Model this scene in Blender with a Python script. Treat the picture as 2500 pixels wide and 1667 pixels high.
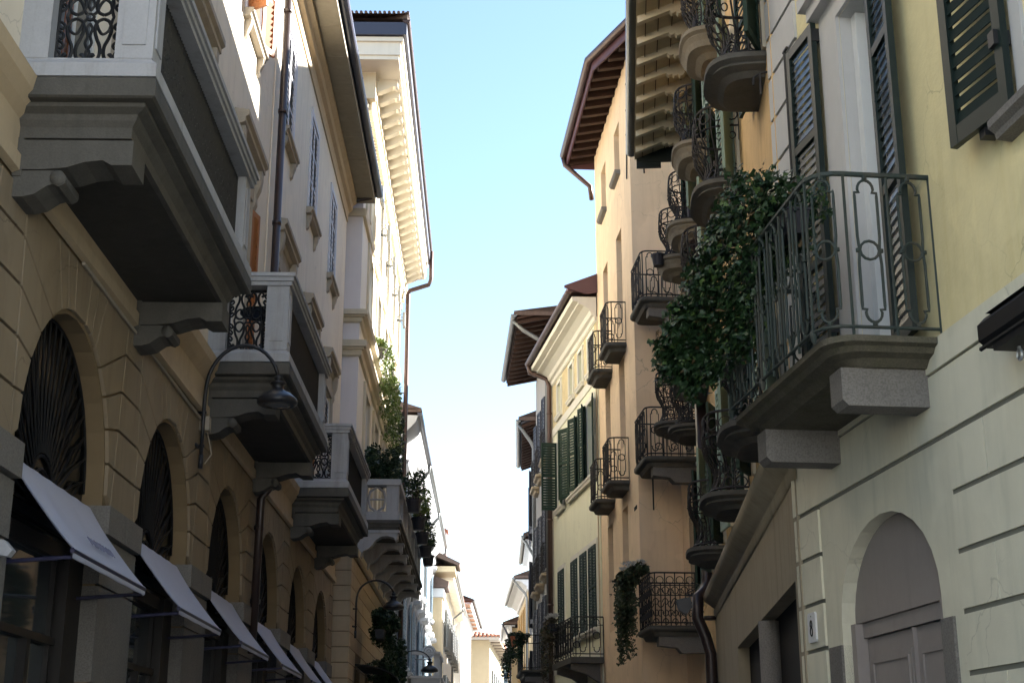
import bpy, bmesh, math, random
from mathutils import Vector, Matrix
R = math.radians
sc = bpy.context.scene
col = sc.collection
for o in list(bpy.data.objects):
    bpy.data.objects.remove(o)

# ------------------------------------------------------------------ camera
cam_d = bpy.data.cameras.new("camera")
cam = bpy.data.objects.new("camera", cam_d); col.objects.link(cam)
cam.location = (0, 0, 1.65)
cam.rotation_euler = (R(90 + 16.932), 0, 0)
cam_d.sensor_width = 36.0
cam_d.lens = 3472.0 / 2500 * 36
cam_d.clip_start = 0.1
cam_d.clip_end = 12000
sc.camera = cam

# ------------------------------------------------------------------ sky, sun, exposure
SUN_AZ, SUN_EL = 57.0, 29.0          # degrees to the right of the street axis, degrees up
w = bpy.data.worlds.new("World"); sc.world = w; w.use_nodes = True
nt = w.node_tree
sky = nt.nodes.new("ShaderNodeTexSky"); sky.sky_type = 'NISHITA'; sky.sun_disc = False
sky.sun_elevation = R(SUN_EL); sky.sun_rotation = R(SUN_AZ)
sky.air_density = 1.0; sky.dust_density = 0.0; sky.ozone_density = 1.0
bg = nt.nodes["Background"]; bg.inputs[1].default_value = 0.05
nt.links.new(sky.outputs[0], bg.inputs[0])
sun_d = bpy.data.lights.new("sun", 'SUN'); sun_d.energy = 5.0; sun_d.angle = R(0.5); sun_d.color = (1.0, 0.955, 0.89)
sun = bpy.data.objects.new("sun", sun_d); col.objects.link(sun)
sv = Vector((math.sin(R(SUN_AZ)) * math.cos(R(SUN_EL)), math.cos(R(SUN_AZ)) * math.cos(R(SUN_EL)), math.sin(R(SUN_EL))))
sun.rotation_euler = sv.to_track_quat('Z', 'Y').to_euler()
sun.location = sv * 200
vs = sc.view_settings
vs.view_transform = 'Standard'; vs.look = 'None'; vs.exposure = 2.85; vs.gamma = 1.0; vs.use_curve_mapping = False
sc.cycles.max_bounces = 8; sc.cycles.diffuse_bounces = 5; sc.cycles.caustics_reflective = False; sc.cycles.caustics_refractive = False

# ------------------------------------------------------------------ materials
MATS = {}
def mat(name, rgb, rough=0.85, var=0.12, scale=3.0, streak=0.0, metal=0.0, bump=0.0, bscale=60.0, spec=0.3, stain=None, grain=0.0, crack=0.0):
    if name in MATS: return MATS[name]
    m = bpy.data.materials.new(name); m.use_nodes = True
    t = m.node_tree; N = t.nodes; Lk = t.links
    b = N["Principled BSDF"]
    b.inputs["Roughness"].default_value = rough; b.inputs["Metallic"].default_value = metal
    b.inputs["Specular IOR Level"].default_value = spec
    geo = N.new("ShaderNodeNewGeometry")
    base = N.new("ShaderNodeRGB"); base.outputs[0].default_value = (*rgb, 1)
    cur = base.outputs[0]
    def mixdark(fac, colr):
        mx = N.new("ShaderNodeMix"); mx.data_type = 'RGBA'
        Lk.new(fac, mx.inputs[0]); Lk.new(cur, mx.inputs[6]); mx.inputs[7].default_value = (*colr, 1)
        return mx.outputs[2]
    def noise(sc_, det=6, vec=None, rough_=0.6):
        n = N.new("ShaderNodeTexNoise"); n.inputs["Scale"].default_value = sc_; n.inputs["Detail"].default_value = det
        n.inputs["Roughness"].default_value = rough_
        Lk.new(vec if vec else geo.outputs["Position"], n.inputs["Vector"]); return n.outputs[0]
    def rng(x, a, b_, c, d):
        r = N.new("ShaderNodeMapRange"); Lk.new(x, r.inputs[0])
        for i, v in enumerate((a, b_, c, d)): r.inputs[i + 1].default_value = v
        return r.outputs[0]
    if var:
        cur = mixdark(rng(noise(scale * 0.35), 0.35, 0.7, 0, min(1, var * 2.2)), tuple(c * 0.72 for c in rgb))
        cur = mixdark(rng(noise(scale * 3.1, 8), 0.45, 0.75, 0, min(1, var * 2.0)), tuple(min(1, c * 1.16) for c in rgb))
    if streak:
        mp = N.new("ShaderNodeMapping"); mp.inputs["Scale"].default_value = (2.2, 2.2, 0.16)
        Lk.new(geo.outputs["Position"], mp.inputs[0])
        sc_ = stain or tuple(c * 0.5 for c in rgb)
        cur = mixdark(rng(noise(2.4, 7, mp.outputs[0], 0.68), 0.5, 0.78, 0, streak), sc_)
    if grain:
        cur = mixdark(rng(noise(70, 3), 0.42, 0.62, 0, grain), tuple(c * 0.42 for c in rgb))
    if crack:
        # old render: patched repairs with a clear edge, and hairline cracks here and there
        cur = mixdark(rng(noise(.55, 3), .56, .575, 0, crack*.55), tuple(min(1, c*1.12 + .02) for c in rgb))
        cur = mixdark(rng(noise(.8, 5), .60, .64, 0, crack*.5), tuple(c*.74 for c in rgb))
        nz = N.new("ShaderNodeTexNoise"); nz.inputs["Scale"].default_value = 3.0; nz.inputs["Detail"].default_value = 5; Lk.new(geo.outputs["Position"], nz.inputs["Vector"])
        ad = N.new("ShaderNodeVectorMath"); ad.operation = 'MULTIPLY_ADD'; Lk.new(nz.outputs[1], ad.inputs[0]); ad.inputs[1].default_value = (.35, .35, .35); Lk.new(geo.outputs["Position"], ad.inputs[2])
        vo = N.new("ShaderNodeTexVoronoi"); vo.feature = 'DISTANCE_TO_EDGE'; vo.inputs["Scale"].default_value = .9; Lk.new(ad.outputs[0], vo.inputs["Vector"])
        ln = rng(vo.outputs["Distance"], 0.0, .006, 1, 0); mk = rng(noise(.7, 3), .48, .58, 0, crack)
        mu = N.new("ShaderNodeMath"); mu.operation = 'MULTIPLY'; Lk.new(ln, mu.inputs[0]); Lk.new(mk, mu.inputs[1])
        cur = mixdark(mu.outputs[0], tuple(c*.35 for c in rgb))
    Lk.new(cur, b.inputs["Base Color"])
    if bump:
        bp = N.new("ShaderNodeBump"); bp.inputs["Strength"].default_value = bump; bp.inputs["Distance"].default_value = 0.01
        Lk.new(noise(bscale, 5), bp.inputs["Height"]); Lk.new(bp.outputs[0], b.inputs["Normal"])
    MATS[name] = m
    return m
def glass(name, rgb=(0.02, 0.025, 0.03), rough=0.04):
    m = mat(name, rgb, rough=rough, var=0, spec=0.9); return m
M = dict(
 cream=mat("cream_plaster", (0.76, 0.685, 0.56), crack=.35, var=.12, scale=1.4, streak=.35, bump=.15),
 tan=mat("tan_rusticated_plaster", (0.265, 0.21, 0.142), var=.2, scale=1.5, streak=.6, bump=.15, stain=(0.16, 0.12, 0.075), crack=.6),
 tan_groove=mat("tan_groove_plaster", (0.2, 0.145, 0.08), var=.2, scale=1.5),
 moulding=mat("cream_moulding", (0.50, 0.40, 0.27), var=.15, streak=.4, bump=.1),
 trim=mat("grey_stone_trim", (0.40, 0.35, 0.28), var=.15, streak=.5, bump=.15, grain=.15),
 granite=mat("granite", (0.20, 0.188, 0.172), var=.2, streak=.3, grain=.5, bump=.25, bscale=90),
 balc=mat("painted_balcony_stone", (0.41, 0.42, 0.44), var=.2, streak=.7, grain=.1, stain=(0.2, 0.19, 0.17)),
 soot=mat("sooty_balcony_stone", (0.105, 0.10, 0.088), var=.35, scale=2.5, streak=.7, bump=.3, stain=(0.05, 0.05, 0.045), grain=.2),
 iron=mat("wrought_iron", (0.018, 0.019, 0.021), rough=.5, var=.2, spec=.4),
 rust=mat("weathered_iron", (0.026, 0.023, 0.022), rough=.65, var=.4, scale=8),
 green_iron=mat("green_grey_iron", (0.030, 0.044, 0.040), rough=.6, var=.4, scale=9, streak=.5, stain=(0.12, 0.085, 0.06)),
 gutter=mat("brown_copper_gutter", (0.085, 0.05, 0.04), rough=.42, var=.2, metal=.35, spec=.5),
 dgutter=mat("dark_gutter", (0.022, 0.028, 0.025), rough=.3, var=.2, spec=.6),
 ggutter=mat("grey_zinc_gutter", (0.20, 0.21, 0.21), rough=.4, var=.2, metal=.4, spec=.5),
 bgutter=mat("slate_blue_gutter", (0.05, 0.055, 0.085), rough=.35, var=.15, spec=.5),
 soffit=mat("soffit_concrete", (0.32, 0.29, 0.225), var=.25, scale=2, streak=.3),
 pale_shut=mat("pale_lilac_shutter", (0.55, 0.55, 0.60), rough=.6, var=.06),
 bounce_house=mat("light_grey_plaster", (0.62, 0.63, 0.64), var=.1),
 cassette=mat("matt_black_metal", (0.010, 0.010, 0.011), rough=.55, var=.1, spec=.2),
 dpipe=mat("dark_brown_pipe", (0.032, 0.020, 0.018), rough=.4, var=.2, spec=.5),
 bowl=mat("stained_pale_stone", (0.22, 0.19, 0.14), var=.3, scale=4, streak=.6, grain=.25, bump=.3),
 blackglass=mat("unlit_glass", (0.008, 0.008, 0.009), rough=.25, var=0, spec=.25),
 green_slat=mat("glossy_green_slat", (0.011, 0.022, 0.02), rough=.22, var=.2, scale=5, spec=.7),
 matte_green=mat("matt_dark_green_shutter", (0.010, 0.020, 0.018), rough=.75, var=.25, scale=5, spec=.12),
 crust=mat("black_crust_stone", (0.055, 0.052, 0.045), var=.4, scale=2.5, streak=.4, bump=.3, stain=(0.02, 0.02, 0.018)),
 slat_dark=mat("dark_slats", (0.055, 0.057, 0.07), rough=.6, var=.1),
 brown_shut=mat("brown_wood_shutter", (0.32, 0.125, 0.045), rough=.55, var=.2, scale=6),
 green_shut=mat("dark_green_shutter", (0.010, 0.020, 0.018), rough=.45, var=.25, scale=5, spec=.35),
 green_shut2=mat("bottle_green_shutter", (0.014, 0.034, 0.022), rough=.6, var=.2, scale=5, spec=.25),
 lgreen_shut=mat("leaf_green_shutter", (0.20, 0.27, 0.21), rough=.5, var=.1),
 white_frame=mat("white_window_frame", (0.68, 0.70, 0.70), rough=.5, var=.05),
 blue_shut=mat("pale_blue_shutter", (0.33, 0.43, 0.50), rough=.6, var=.08),
 tan_shut=mat("ochre_shutter", (0.42, 0.27, 0.11), rough=.6, var=.1),
 glass=glass("window_glass", (0.035, 0.045, 0.05)),
 pale_glass=glass("curtained_glass", (0.26, 0.29, 0.29), .06),
 dark=mat("dark_interior", (0.012, 0.011, 0.010), var=0),
 shop=mat("shop_frame", (0.02, 0.018, 0.017), rough=.45, var=.1),
 awn=mat("white_awning_canvas", (0.47, 0.49, 0.60), rough=.8, var=.06, streak=.12, stain=(0.45, 0.45, 0.48)),
 awnletter=mat("grey_lettering", (0.16, 0.17, 0.25), var=0),
 awnbar=mat("navy_awning_bar", (0.02, 0.02, 0.05), rough=.4, var=0),
 l3=mat("warm_cream_plaster", (0.76, 0.715, 0.62), var=.08, scale=1.2, streak=.15, bump=.08),
 l3trim=mat("ochre_stone_trim", (0.62, 0.545, 0.41), var=.1, streak=.2),
 l3end=mat("lilac_white_plaster", (0.76, 0.71, 0.71), var=.08, scale=1.0, streak=.15),
 yellow=mat("yellow_plaster", (0.73, 0.65, 0.375), crack=.5, var=.2, scale=1.6, streak=.5, bump=.45, bscale=26, stain=(0.55, 0.46, 0.2)),
 sage=mat("sage_grey_plaster", (0.665, 0.645, 0.515), crack=.4, var=.16, scale=1.2, streak=.55, bump=.12, stain=(0.44, 0.45, 0.36)),
 sage_groove=mat("sage_groove", (0.20, 0.20, 0.165), var=.1),
 grey_quoin=mat("grey_quoin_plaster", (0.52, 0.52, 0.51), var=.1, streak=.2),
 taupe=mat("taupe_door_paint", (0.295, 0.265, 0.25), rough=.6, var=.14, scale=3, streak=.35),
 ochre=mat("ochre_plaster", (0.68, 0.47, 0.23), crack=.5, var=.18, scale=1.4, streak=.6, bump=.15, stain=(0.36, 0.22, 0.1)),
 peach=mat("peach_plaster", (0.80, 0.605, 0.40), crack=.6, var=.14, scale=1.0, streak=.45, bump=.2, bscale=14, stain=(0.52, 0.36, 0.22)),
 grey_plaster=mat("stained_grey_plaster", (0.32, 0.275, 0.195), var=.2, streak=.7, stain=(0.18, 0.14, 0.09)),
 pale_y=mat("pale_yellow_plaster", (0.80, 0.78, 0.59), crack=.35, var=.08, scale=1.0, streak=.2, bump=.08),
 pale_trim=mat("pale_stone_trim", (0.74, 0.71, 0.62), var=.08, streak=.15),
 frieze=mat("yellow_frieze", (0.64, 0.53, 0.31), var=.4, scale=9),
 white=mat("white_plaster", (0.56, 0.565, 0.57), var=.08, scale=1.0, streak=.25),
 pink=mat("pink_plaster", (0.40, 0.285, 0.265), var=.12, streak=.3),
 beige=mat("beige_plaster", (0.44, 0.365, 0.245), var=.16, scale=.5, streak=.35, stain=(0.48, 0.40, 0.29)),
 sand=mat("sand_plaster", (0.52, 0.42, 0.27), var=.12, streak=.3),
 cool_grey=mat("grey_plaster", (0.46, 0.42, 0.37), var=.12, streak=.3),
 timber=mat("dark_timber", (0.048, 0.025, 0.018), rough=.7, var=.4, scale=5),
 plank=mat("cream_plank", (0.55, 0.46, 0.30), rough=.7, var=.15, scale=3, streak=.2),
 rafter=mat("cream_rafter", (0.66, 0.58, 0.42), rough=.7, var=.2, scale=6),
 maroon=mat("maroon_sheet_metal", (0.10, 0.045, 0.05), rough=.45, var=.15, spec=.5),
 lamp=mat("black_lamp_enamel", (0.018, 0.019, 0.023), rough=.38, var=.1, spec=.5),
 lampglass=mat("lamp_glass", (0.10, 0.10, 0.10), rough=.2, var=0),
 leaf=mat("ivy_leaf", (0.016, 0.042, 0.014), rough=.45, var=.6, scale=9, spec=.4),
 leaf2=mat("yellow_green_leaf", (0.14, 0.20, 0.045), rough=.5, var=.4, scale=6),
 leaf3=mat("dark_shrub_leaf", (0.026, 0.05, 0.023), rough=.5, var=.5, scale=8),
 leaf4=mat("dry_creeper_leaf", (0.075, 0.062, 0.035), rough=.6, var=.6, scale=8),
 stem=mat("woody_stem", (0.10, 0.075, 0.05), var=.2),
 flower=mat("white_petals", (0.52, 0.52, 0.52), rough=.6, var=.05),
 pot=mat("black_plastic_pot", (0.022, 0.023, 0.03), rough=.5, var=.1),
 gpot=mat("grey_pot", (0.17, 0.16, 0.15), rough=.7, var=.2),
 tpot=mat("terracotta_pot", (0.32, 0.12, 0.06), rough=.8, var=.2),
 plate=mat("white_enamel_plate", (0.72, 0.73, 0.74), rough=.4, var=.05),
 ink=mat("black_numeral", (0.02, 0.02, 0.02), var=0),
 pave=mat("grey_paving", (0.29, 0.285, 0.27), var=.3, scale=2, bump=.3, bscale=8),
 hill=mat("hazy_wooded_hill", (0.045, 0.075, 0.085), var=.4, scale=.01),  # bluish tone paints the haze of distance into the woods
 tile=mat("terracotta_tile", (0.34, 0.15, 0.09), var=.5, scale=4, streak=.2),
 dtile=mat("weathered_tile", (0.12, 0.085, 0.07), var=.5, scale=4),
 steel=mat("galvanised_steel", (0.35, 0.36, 0.37), rough=.35, metal=.5, var=.1),
)

# ------------------------------------------------------------------ mesh builder
class MB:
    """Collects faces. Points given as (s, o, z): s along the wall, o out of it; on plain builders they are x, y, z."""
    def __init__(self, tf=None): self.v = []; self.f = []; self.mi = []; self.m = 0; self.tf = tf; self.sm = set(); self.smooth = False
    def P(self, p): return Vector(self.tf(*p)) if self.tf else Vector(p)
    def raw(self, pts, faces):
        n = len(self.v); self.v += [tuple(p) for p in pts]
        for f in faces:
            if self.smooth: self.sm.add(len(self.f))
            self.f.append([n + i for i in f]); self.mi.append(self.m)
    def face(self, *pts): self.raw([self.P(p) for p in pts], [list(range(len(pts)))])
    def box(self, a0, a1, b0, b1, c0, c1):
        p = [(a0,b0,c0),(a1,b0,c0),(a1,b1,c0),(a0,b1,c0),(a0,b0,c1),(a1,b0,c1),(a1,b1,c1),(a0,b1,c1)]
        self.raw([self.P(q) for q in p], [(0,3,2,1),(4,5,6,7),(0,1,5,4),(1,2,6,5),(2,3,7,6),(3,0,4,7)])
    def prism(self, pts, ax, e0, e1):
        """2D outline extruded along axis ax (0 = s, 1 = o, 2 = z)."""
        def mk(p, e): q = list(p); q.insert(ax, e); return self.P(q)
        n = len(pts)
        self.raw([mk(p, e0) for p in pts] + [mk(p, e1) for p in pts],
                 [tuple(range(n))[::-1], tuple(range(n, 2*n))] + [(i, (i+1) % n, n + (i+1) % n, n + i) for i in range(n)])
    def loft(self, rings, closed=True, cap=True):
        n = len(rings[0]); V = [self.P(p) for r in rings for p in r]; F = []
        for k in range(len(rings) - 1):
            for i in range(n if closed else n - 1):
                j = (i + 1) % n; F.append((k*n + i, k*n + j, (k+1)*n + j, (k+1)*n + i))
        if cap: F += [tuple(range(n))[::-1], tuple(range((len(rings)-1)*n, len(rings)*n))]
        self.raw(V, F)
    def tube(self, pts, r, n=5, closed=False, rads=None):
        P = [self.P(p) for p in pts]; m = len(P)
        if m < 2: return
        V = []; up = None
        for i, p in enumerate(P):
            a = P[(i-1) % m] if (closed or i > 0) else p
            b = P[(i+1) % m] if (closed or i < m-1) else p
            t = (b - a)
            if t.length < 1e-9: t = Vector((0,0,1))
            t.normalize()
            if up is None: up = t.orthogonal().normalized()
            up = up - t * up.dot(t)
            if up.length < 1e-6: up = t.orthogonal()
            up.normalize(); s_ = t.cross(up)
            rr = rads[i] if rads else r
            for k in range(n):
                an = 2*math.pi*k/n + math.pi/n
                V.append(p + (up*math.cos(an) + s_*math.sin(an)) * rr)
        F = []
        for i in range(m if closed else m-1):
            j = (i+1) % m
            for k in range(n):
                l = (k+1) % n; F.append((i*n+k, i*n+l, j*n+l, j*n+k))
        if not closed: F += [tuple(range(n))[::-1], tuple((m-1)*n + k for k in range(n))]
        self.raw(V, F)
    def lathe(self, prof, c=(0,0,0), n=20):
        self.loft([[(c[0] + r*math.cos(2*math.pi*k/n), c[1] + r*math.sin(2*math.pi*k/n), c[2] + z) for k in range(n)] for r, z in prof])
    def build(self, name, mats, parent=None, loc=(0,0,0), rz=0.0):
        me = self.mesh(name, mats); return link(name, me, parent, loc, rz)
    def mesh(self, name, mats):
        me = bpy.data.meshes.new(name); me.from_pydata(self.v, [], self.f)
        for mm in (mats if isinstance(mats, (list, tuple)) else [mats]): me.materials.append(mm)
        me.polygons.foreach_set("material_index", self.mi)
        if self.sm: me.polygons.foreach_set("use_smooth", [i in self.sm for i in range(len(self.f))])
        bm = bmesh.new(); bm.from_mesh(me); bmesh.ops.recalc_face_normals(bm, faces=bm.faces); bm.to_mesh(me); bm.free()
        me.update(); return me
def link(name, data, parent=None, loc=(0,0,0), rz=0.0):
    o = bpy.data.objects.new(name, data); col.objects.link(o)
    o.location = loc; o.rotation_euler = (0, 0, rz)
    if parent: o.parent = parent
    return o
def tag(o, label, cat, group=None):
    o["label"] = label; o["category"] = cat
    if group: o["group"] = group
    return o
CACHE = {}
def shared(key, fn):
    if key not in CACHE: CACHE[key] = fn()
    return CACHE[key]

# ------------------------------------------------------------------ facades: a = bearing of the wall line, p = its signed distance from the origin
class Fac:
    def __init__(self, a, p, side, sb):
        self.a = R(a); self.p = p; self.side = side; self.sb = sb
        self.d = Vector((math.sin(self.a), math.cos(self.a), 0)); self.n = Vector((math.cos(self.a), -math.sin(self.a), 0))
        self.sg = 1 if side == 'L' else -1
        self.rz = -self.a if side == 'L' else math.pi - self.a
        self.out = self.n * self.sg
    def W(self, s, o, z): v = self.d*s + self.n*self.p + self.out*o; return Vector((v.x, v.y, z))
    def root(self, name, label, cat="building", group=None):
        self.e = tag(link(name, None, None, self.W(self.sb, 0, 0), self.rz), label, cat, group); return self.e
    def mb(self): return MB(lambda s, o, z: (o, self.sg*(s - self.sb), z))
    def loc(self, s, o, z): return (o, self.sg*(s - self.sb), z)
    def unit(self): return MB(lambda s, o, z: (o, self.sg*s, z))      # for meshes shared by copies, centred on their own origin
    def thing(self, name, s, o, z, label, cat, group=None):
        return tag(link(name, None, None, self.W(s, o, z), self.rz), label, cat, group)

def arc_pts(s, spring, r, rz, n=14): return [(s - r*math.cos(math.pi*k/n), spring + rz*math.sin(math.pi*k/n)) for k in range(n+1)]
def wall(mb, s0, s1, z0, z1, ops, d=.22, o=0.0, back=.5, deep=8.0, top=True):
    """ops: (s, w, z0, h, rise) - rise > 0 makes the top an arch of that rise above z0 + h."""
    S = {s0, s1}; Zs = {z0, z1}
    for (s, w_, a, h, rise) in ops: S |= {s - w_/2, s + w_/2}; Zs |= {a, a + h + rise}
    S = sorted(x for x in S if s0 <= x <= s1); Zs = sorted(x for x in Zs if z0 <= x <= z1)
    for i in range(len(S)-1):
        for j in range(len(Zs)-1):
            cs, cz = (S[i]+S[i+1])/2, (Zs[j]+Zs[j+1])/2
            if any(abs(cs - s) < w_/2 and a < cz < a + h + rise for (s, w_, a, h, rise) in ops): continue
            mb.face((S[i],o,Zs[j]),(S[i+1],o,Zs[j]),(S[i+1],o,Zs[j+1]),(S[i],o,Zs[j+1]))
    for (s, w_, a, h, rise) in ops:
        l, r_ = s - w_/2, s + w_/2
        for x in (l, r_): mb.face((x,o,a),(x,o-d,a),(x,o-d,a+h),(x,o,a+h))
        if a > z0: mb.face((l,o,a),(r_,o,a),(r_,o-d,a),(l,o-d,a))
        if rise:
            A = arc_pts(s, a + h, w_/2, rise)
            for k in range(len(A)-1):
                p, q = A[k], A[k+1]; T = a + h + rise
                mb.face((p[0],o,p[1]),(q[0],o,q[1]),(q[0],o,T),(p[0],o,T))
                mb.face((p[0],o,p[1]),(q[0],o,q[1]),(q[0],o-d,q[1]),(p[0],o-d,p[1]))
        else: mb.face((l,o,a+h),(r_,o,a+h),(r_,o-d,a+h),(l,o-d,a+h))
    for x in (s0, s1): mb.face((x,o,z0),(x,o-back,z0),(x,o-back,z1),(x,o,z1))
    if top: mb.face((s0,o,z1),(s1,o,z1),(s1,o-back,z1),(s0,o-back,z1))
    if deep: mb.box(s0, s1, o - back - deep, o - back, z0, z1)

def cornice(mb, s0, s1, prof, o=0.0):
    """prof: outline (o, z) swept along the wall."""
    mb.prism([(p[0] + o, p[1]) for p in prof], 0, s0, s1)

def half_gutter(mb, s0, s1, o, z, r=.08, n=8):
    pr = [(o + r*math.cos(math.pi + math.pi*k/n), z + r*math.sin(math.pi + math.pi*k/n)) for k in range(n+1)]
    pr += [(o + r*.82, z), (o - r*.82, z)]
    sm = mb.smooth; mb.smooth = False; mb.prism(pr, 0, s0, s1)
    k = s0 + .4
    while k < s1:
        mb.box(k, k+.03, o - r*1.06, o + r*1.06, z - .012, z + .012); k += 1.1
    mb.smooth = sm

def roof(mb, s0, s1, oe, ze, ridge_o=-4.5, rise=2.0, th=.14, hip0=0.0, hip1=0.0, corr=0.0):
    """Pitched roof along the wall, eave edge at (oe, ze); hip: how far the ridge stops short of the end."""
    ob = 2*ridge_o - oe
    for dz in (0.0,):
        A = [(s0, oe, ze), (s1, oe, ze), (s1 - hip1, ridge_o, ze + rise), (s0 + hip0, ridge_o, ze + rise)]
        B = [(s0, ob, ze), (s1, ob, ze), (s1 - hip1, ridge_o, ze + rise), (s0 + hip0, ridge_o, ze + rise)]
        for Q in (A, B):
            lo = [(p[0], p[1], p[2] - th) for p in Q]
            mb.raw([mb.P(p) for p in Q + lo], [(0,1,2,3),(7,6,5,4),(0,4,5,1),(1,5,6,2),(2,6,7,3),(3,7,4,0)])
        for (sx, h) in ((s0, hip0), (s1, -hip1)):
            t = [(sx, oe, ze), (sx, ob, ze), (sx + h, ridge_o, ze + rise)]
            mb.face(*t); mb.face(*[(p[0], p[1], p[2] - th) for p in t])
    if corr:          # rows of round tiles running down the street slope
        k = s0 + corr/2
        L = math.hypot(oe - ridge_o, rise)
        while k < s1:
            f0 = min(1, (k - s0)/hip0) if hip0 else 1; f1 = min(1, (s1 - k)/hip1) if hip1 else 1; f = min(f0, f1)
            mb.tube([(k, oe + .03, ze + .02), (k, oe + (ridge_o - oe)*f, ze + .02 + rise*f)], corr*.34, 6); k += corr
        if hip0:
            k = oe
            while k > ob:
                f = 1 - abs(k - ridge_o)/abs(oe - ridge_o)
                mb.tube([(s0 - .03, k, ze + .02), (s0 + hip0*f, k, ze + .02 + rise*f)], corr*.34, 6); k -= corr
# ------------------------------------------------------------------ shutters, windows
def shutter_mb(mb, s0, s1, z0, z1, o0, th=.04, nslat=22, midrails=(0.5,), frame=.06, slatm=1, flip=False):
    """A louvred leaf standing in the plane o0..o0+th."""
    mb.m = 0
    mb.box(s0, s0+frame, o0, o0+th, z0, z1); mb.box(s1-frame, s1, o0, o0+th, z0, z1)
    zb = z0 + frame*1.5; zt = z1 - frame*1.2
    mb.box(s0+frame, s1-frame, o0+.002, o0+th-.002, z0, zb); mb.box(s0+frame, s1-frame, o0+.002, o0+th-.002, zt, z1)
    rails = [z0 + (z1-z0)*f for f in midrails]
    for r in rails: mb.box(s0+frame, s1-frame, o0+.003, o0+th-.003, r - frame*.5, r + frame*.5)
    mb.m = slatm
    for k in range(nslat):
        z = zb + (zt - zb)*(k + .5)/nslat
        if any(abs(z - r) < frame*.7 for r in rails): continue
        h = (zt - zb)/nslat
        a, b = s0+frame, s1-frame
        if flip: mb.prism([(o0+th*.34, z+h*.42), (o0+th*.46, z+h*.44), (o0+th*.72, z-h*.40), (o0+th*.60, z-h*.42)], 0, a, b)   # steep slats
        else: mb.prism([(o0+.004, z+h*.46), (o0+.012, z+h*.54), (o0+th-.002, z-h*.38), (o0+th-.01, z-h*.46)], 0, a, b)
    mb.m = 0
def leaf_obj(F, key, w_, h, mats, parent, loc, rz=0.0, nslat=22, midrails=(.5,), hinge=0, th=.04, frame=.06, flip=False):
    """A leaf as its own mesh, hinged on its local origin and reaching towards +s (hinge 0) or -s (hinge 1)."""
    def mk():
        u = F.unit(); s0, s1 = (0, w_) if hinge == 0 else (-w_, 0)
        shutter_mb(u, s0, s1, 0, h, 0, th=th, nslat=nslat, midrails=midrails, frame=frame, flip=flip); return u.mesh("shutter", mats)
    return link("shutter", shared((key, F.sg, hinge, w_, h, flip), mk), parent, loc, rz)
def window(F, s, z, w_, h, key, d=.2, fmat=None, gmat=None, surround=None, smat=None, sill=None, sillmat=None, mull=True, bars=2):
    """window (sash) > pane, surround, sill. Origin at the middle of the sill line, on the wall face."""
    fmat = fmat or M['white_frame']; gmat = gmat or M['glass']
    def mkf():
        u = F.unit(); t = .06
        u.box(-w_/2, -w_/2+t, -d, -d+.06, 0, h); u.box(w_/2-t, w_/2, -d, -d+.06, 0, h)
        u.box(-w_/2+t, w_/2-t, -d, -d+.06, 0, t); u.box(-w_/2+t, w_/2-t, -d, -d+.06, h-t, h)
        if mull: u.box(-t*.6, t*.6, -d, -d+.07, t, h-t)
        for k in range(bars):
            zz = h*(k+1)/(bars+1); u.box(-w_/2+t, w_/2-t, -d+.01, -d+.05, zz-.02, zz+.02)
        return u.mesh("window", fmat)
    wo = link("window", shared((key, 'f', F.sg), mkf), F.e, F.loc(s, 0, z))
    def mkp():
        u = F.unit(); u.box(-w_/2+.01, w_/2-.01, -d+.015, -d+.03, .01, h-.01); return u.mesh("pane", gmat)
    link("pane", shared((key, 'p', F.sg), mkp), wo)
    if surround:
        sw, so = surround
        def mks():
            u = F.unit()
            u.box(-w_/2-sw, -w_/2, 0, so, 0, h+sw); u.box(w_/2, w_/2+sw, 0, so, 0, h+sw); u.box(-w_/2, w_/2, 0, so, h, h+sw)
            return u.mesh("surround", smat)
        link("surround", shared((key, 's', F.sg), mks), wo)
    if sill:
        ext, so, th = sill
        def mkl():
            u = F.unit(); u.prism([(0, 0), (so, 0), (so, -th*.4), (so*.8, -th*.6), (so*.7, -th), (0, -th)], 0, -w_/2-ext, w_/2+ext); return u.mesh("sill", sillmat or smat)
        link("sill", shared((key, 'l', F.sg), mkl), wo)
    return wo

# ------------------------------------------------------------------ railings drawn in (u, z) and bent onto a plan line
class Plan:
    def __init__(self, pts):
        self.p = [Vector((a, b)) for a, b in pts]; self.c = [0.0]
        for i in range(1, len(self.p)): self.c.append(self.c[-1] + (self.p[i]-self.p[i-1]).length)
        self.L = self.c[-1]
    def at(self, u, off=0.0):
        u = min(max(u, 0), self.L)
        i = 1
        while i < len(self.c)-1 and self.c[i] < u: i += 1
        t = (u - self.c[i-1])/max(1e-9, self.c[i]-self.c[i-1]); q = self.p[i-1].lerp(self.p[i], t)
        if off:
            dv = (self.p[i]-self.p[i-1]).normalized(); nv = Vector((-dv.y, dv.x)); q = q + nv*off
        return q
def plan_round(w_, d, r, n=6):
    P = [(w_/2, 0.0), (w_/2, d - r)]
    for k in range(1, n+1):
        a = math.pi/2*k/n; P.append((w_/2 - r + r*math.cos(a), d - r + r*math.sin(a)))
    P += [(-x, y) for x, y in reversed(P)]
    return P
def plan_bow(w_, d, n=24):
    P = []
    for k in range(n+1):
        a = math.pi*k/n; c, s_ = math.cos(a), math.sin(a)
        P.append((w_/2*math.copysign(abs(c)**.62, c), d*abs(s_)**.55))
    return P
def spiral(cx, cz, r0, a0, turns, n=14, r1=.15):
    return [(cx + (r0 + (r0*r1 - r0)*k/n)*math.cos(a0 + turns*2*math.pi*k/n), cz + (r0 + (r0*r1 - r0)*k/n)*math.sin(a0 + turns*2*math.pi*k/n)) for k in range(n+1)]
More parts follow.
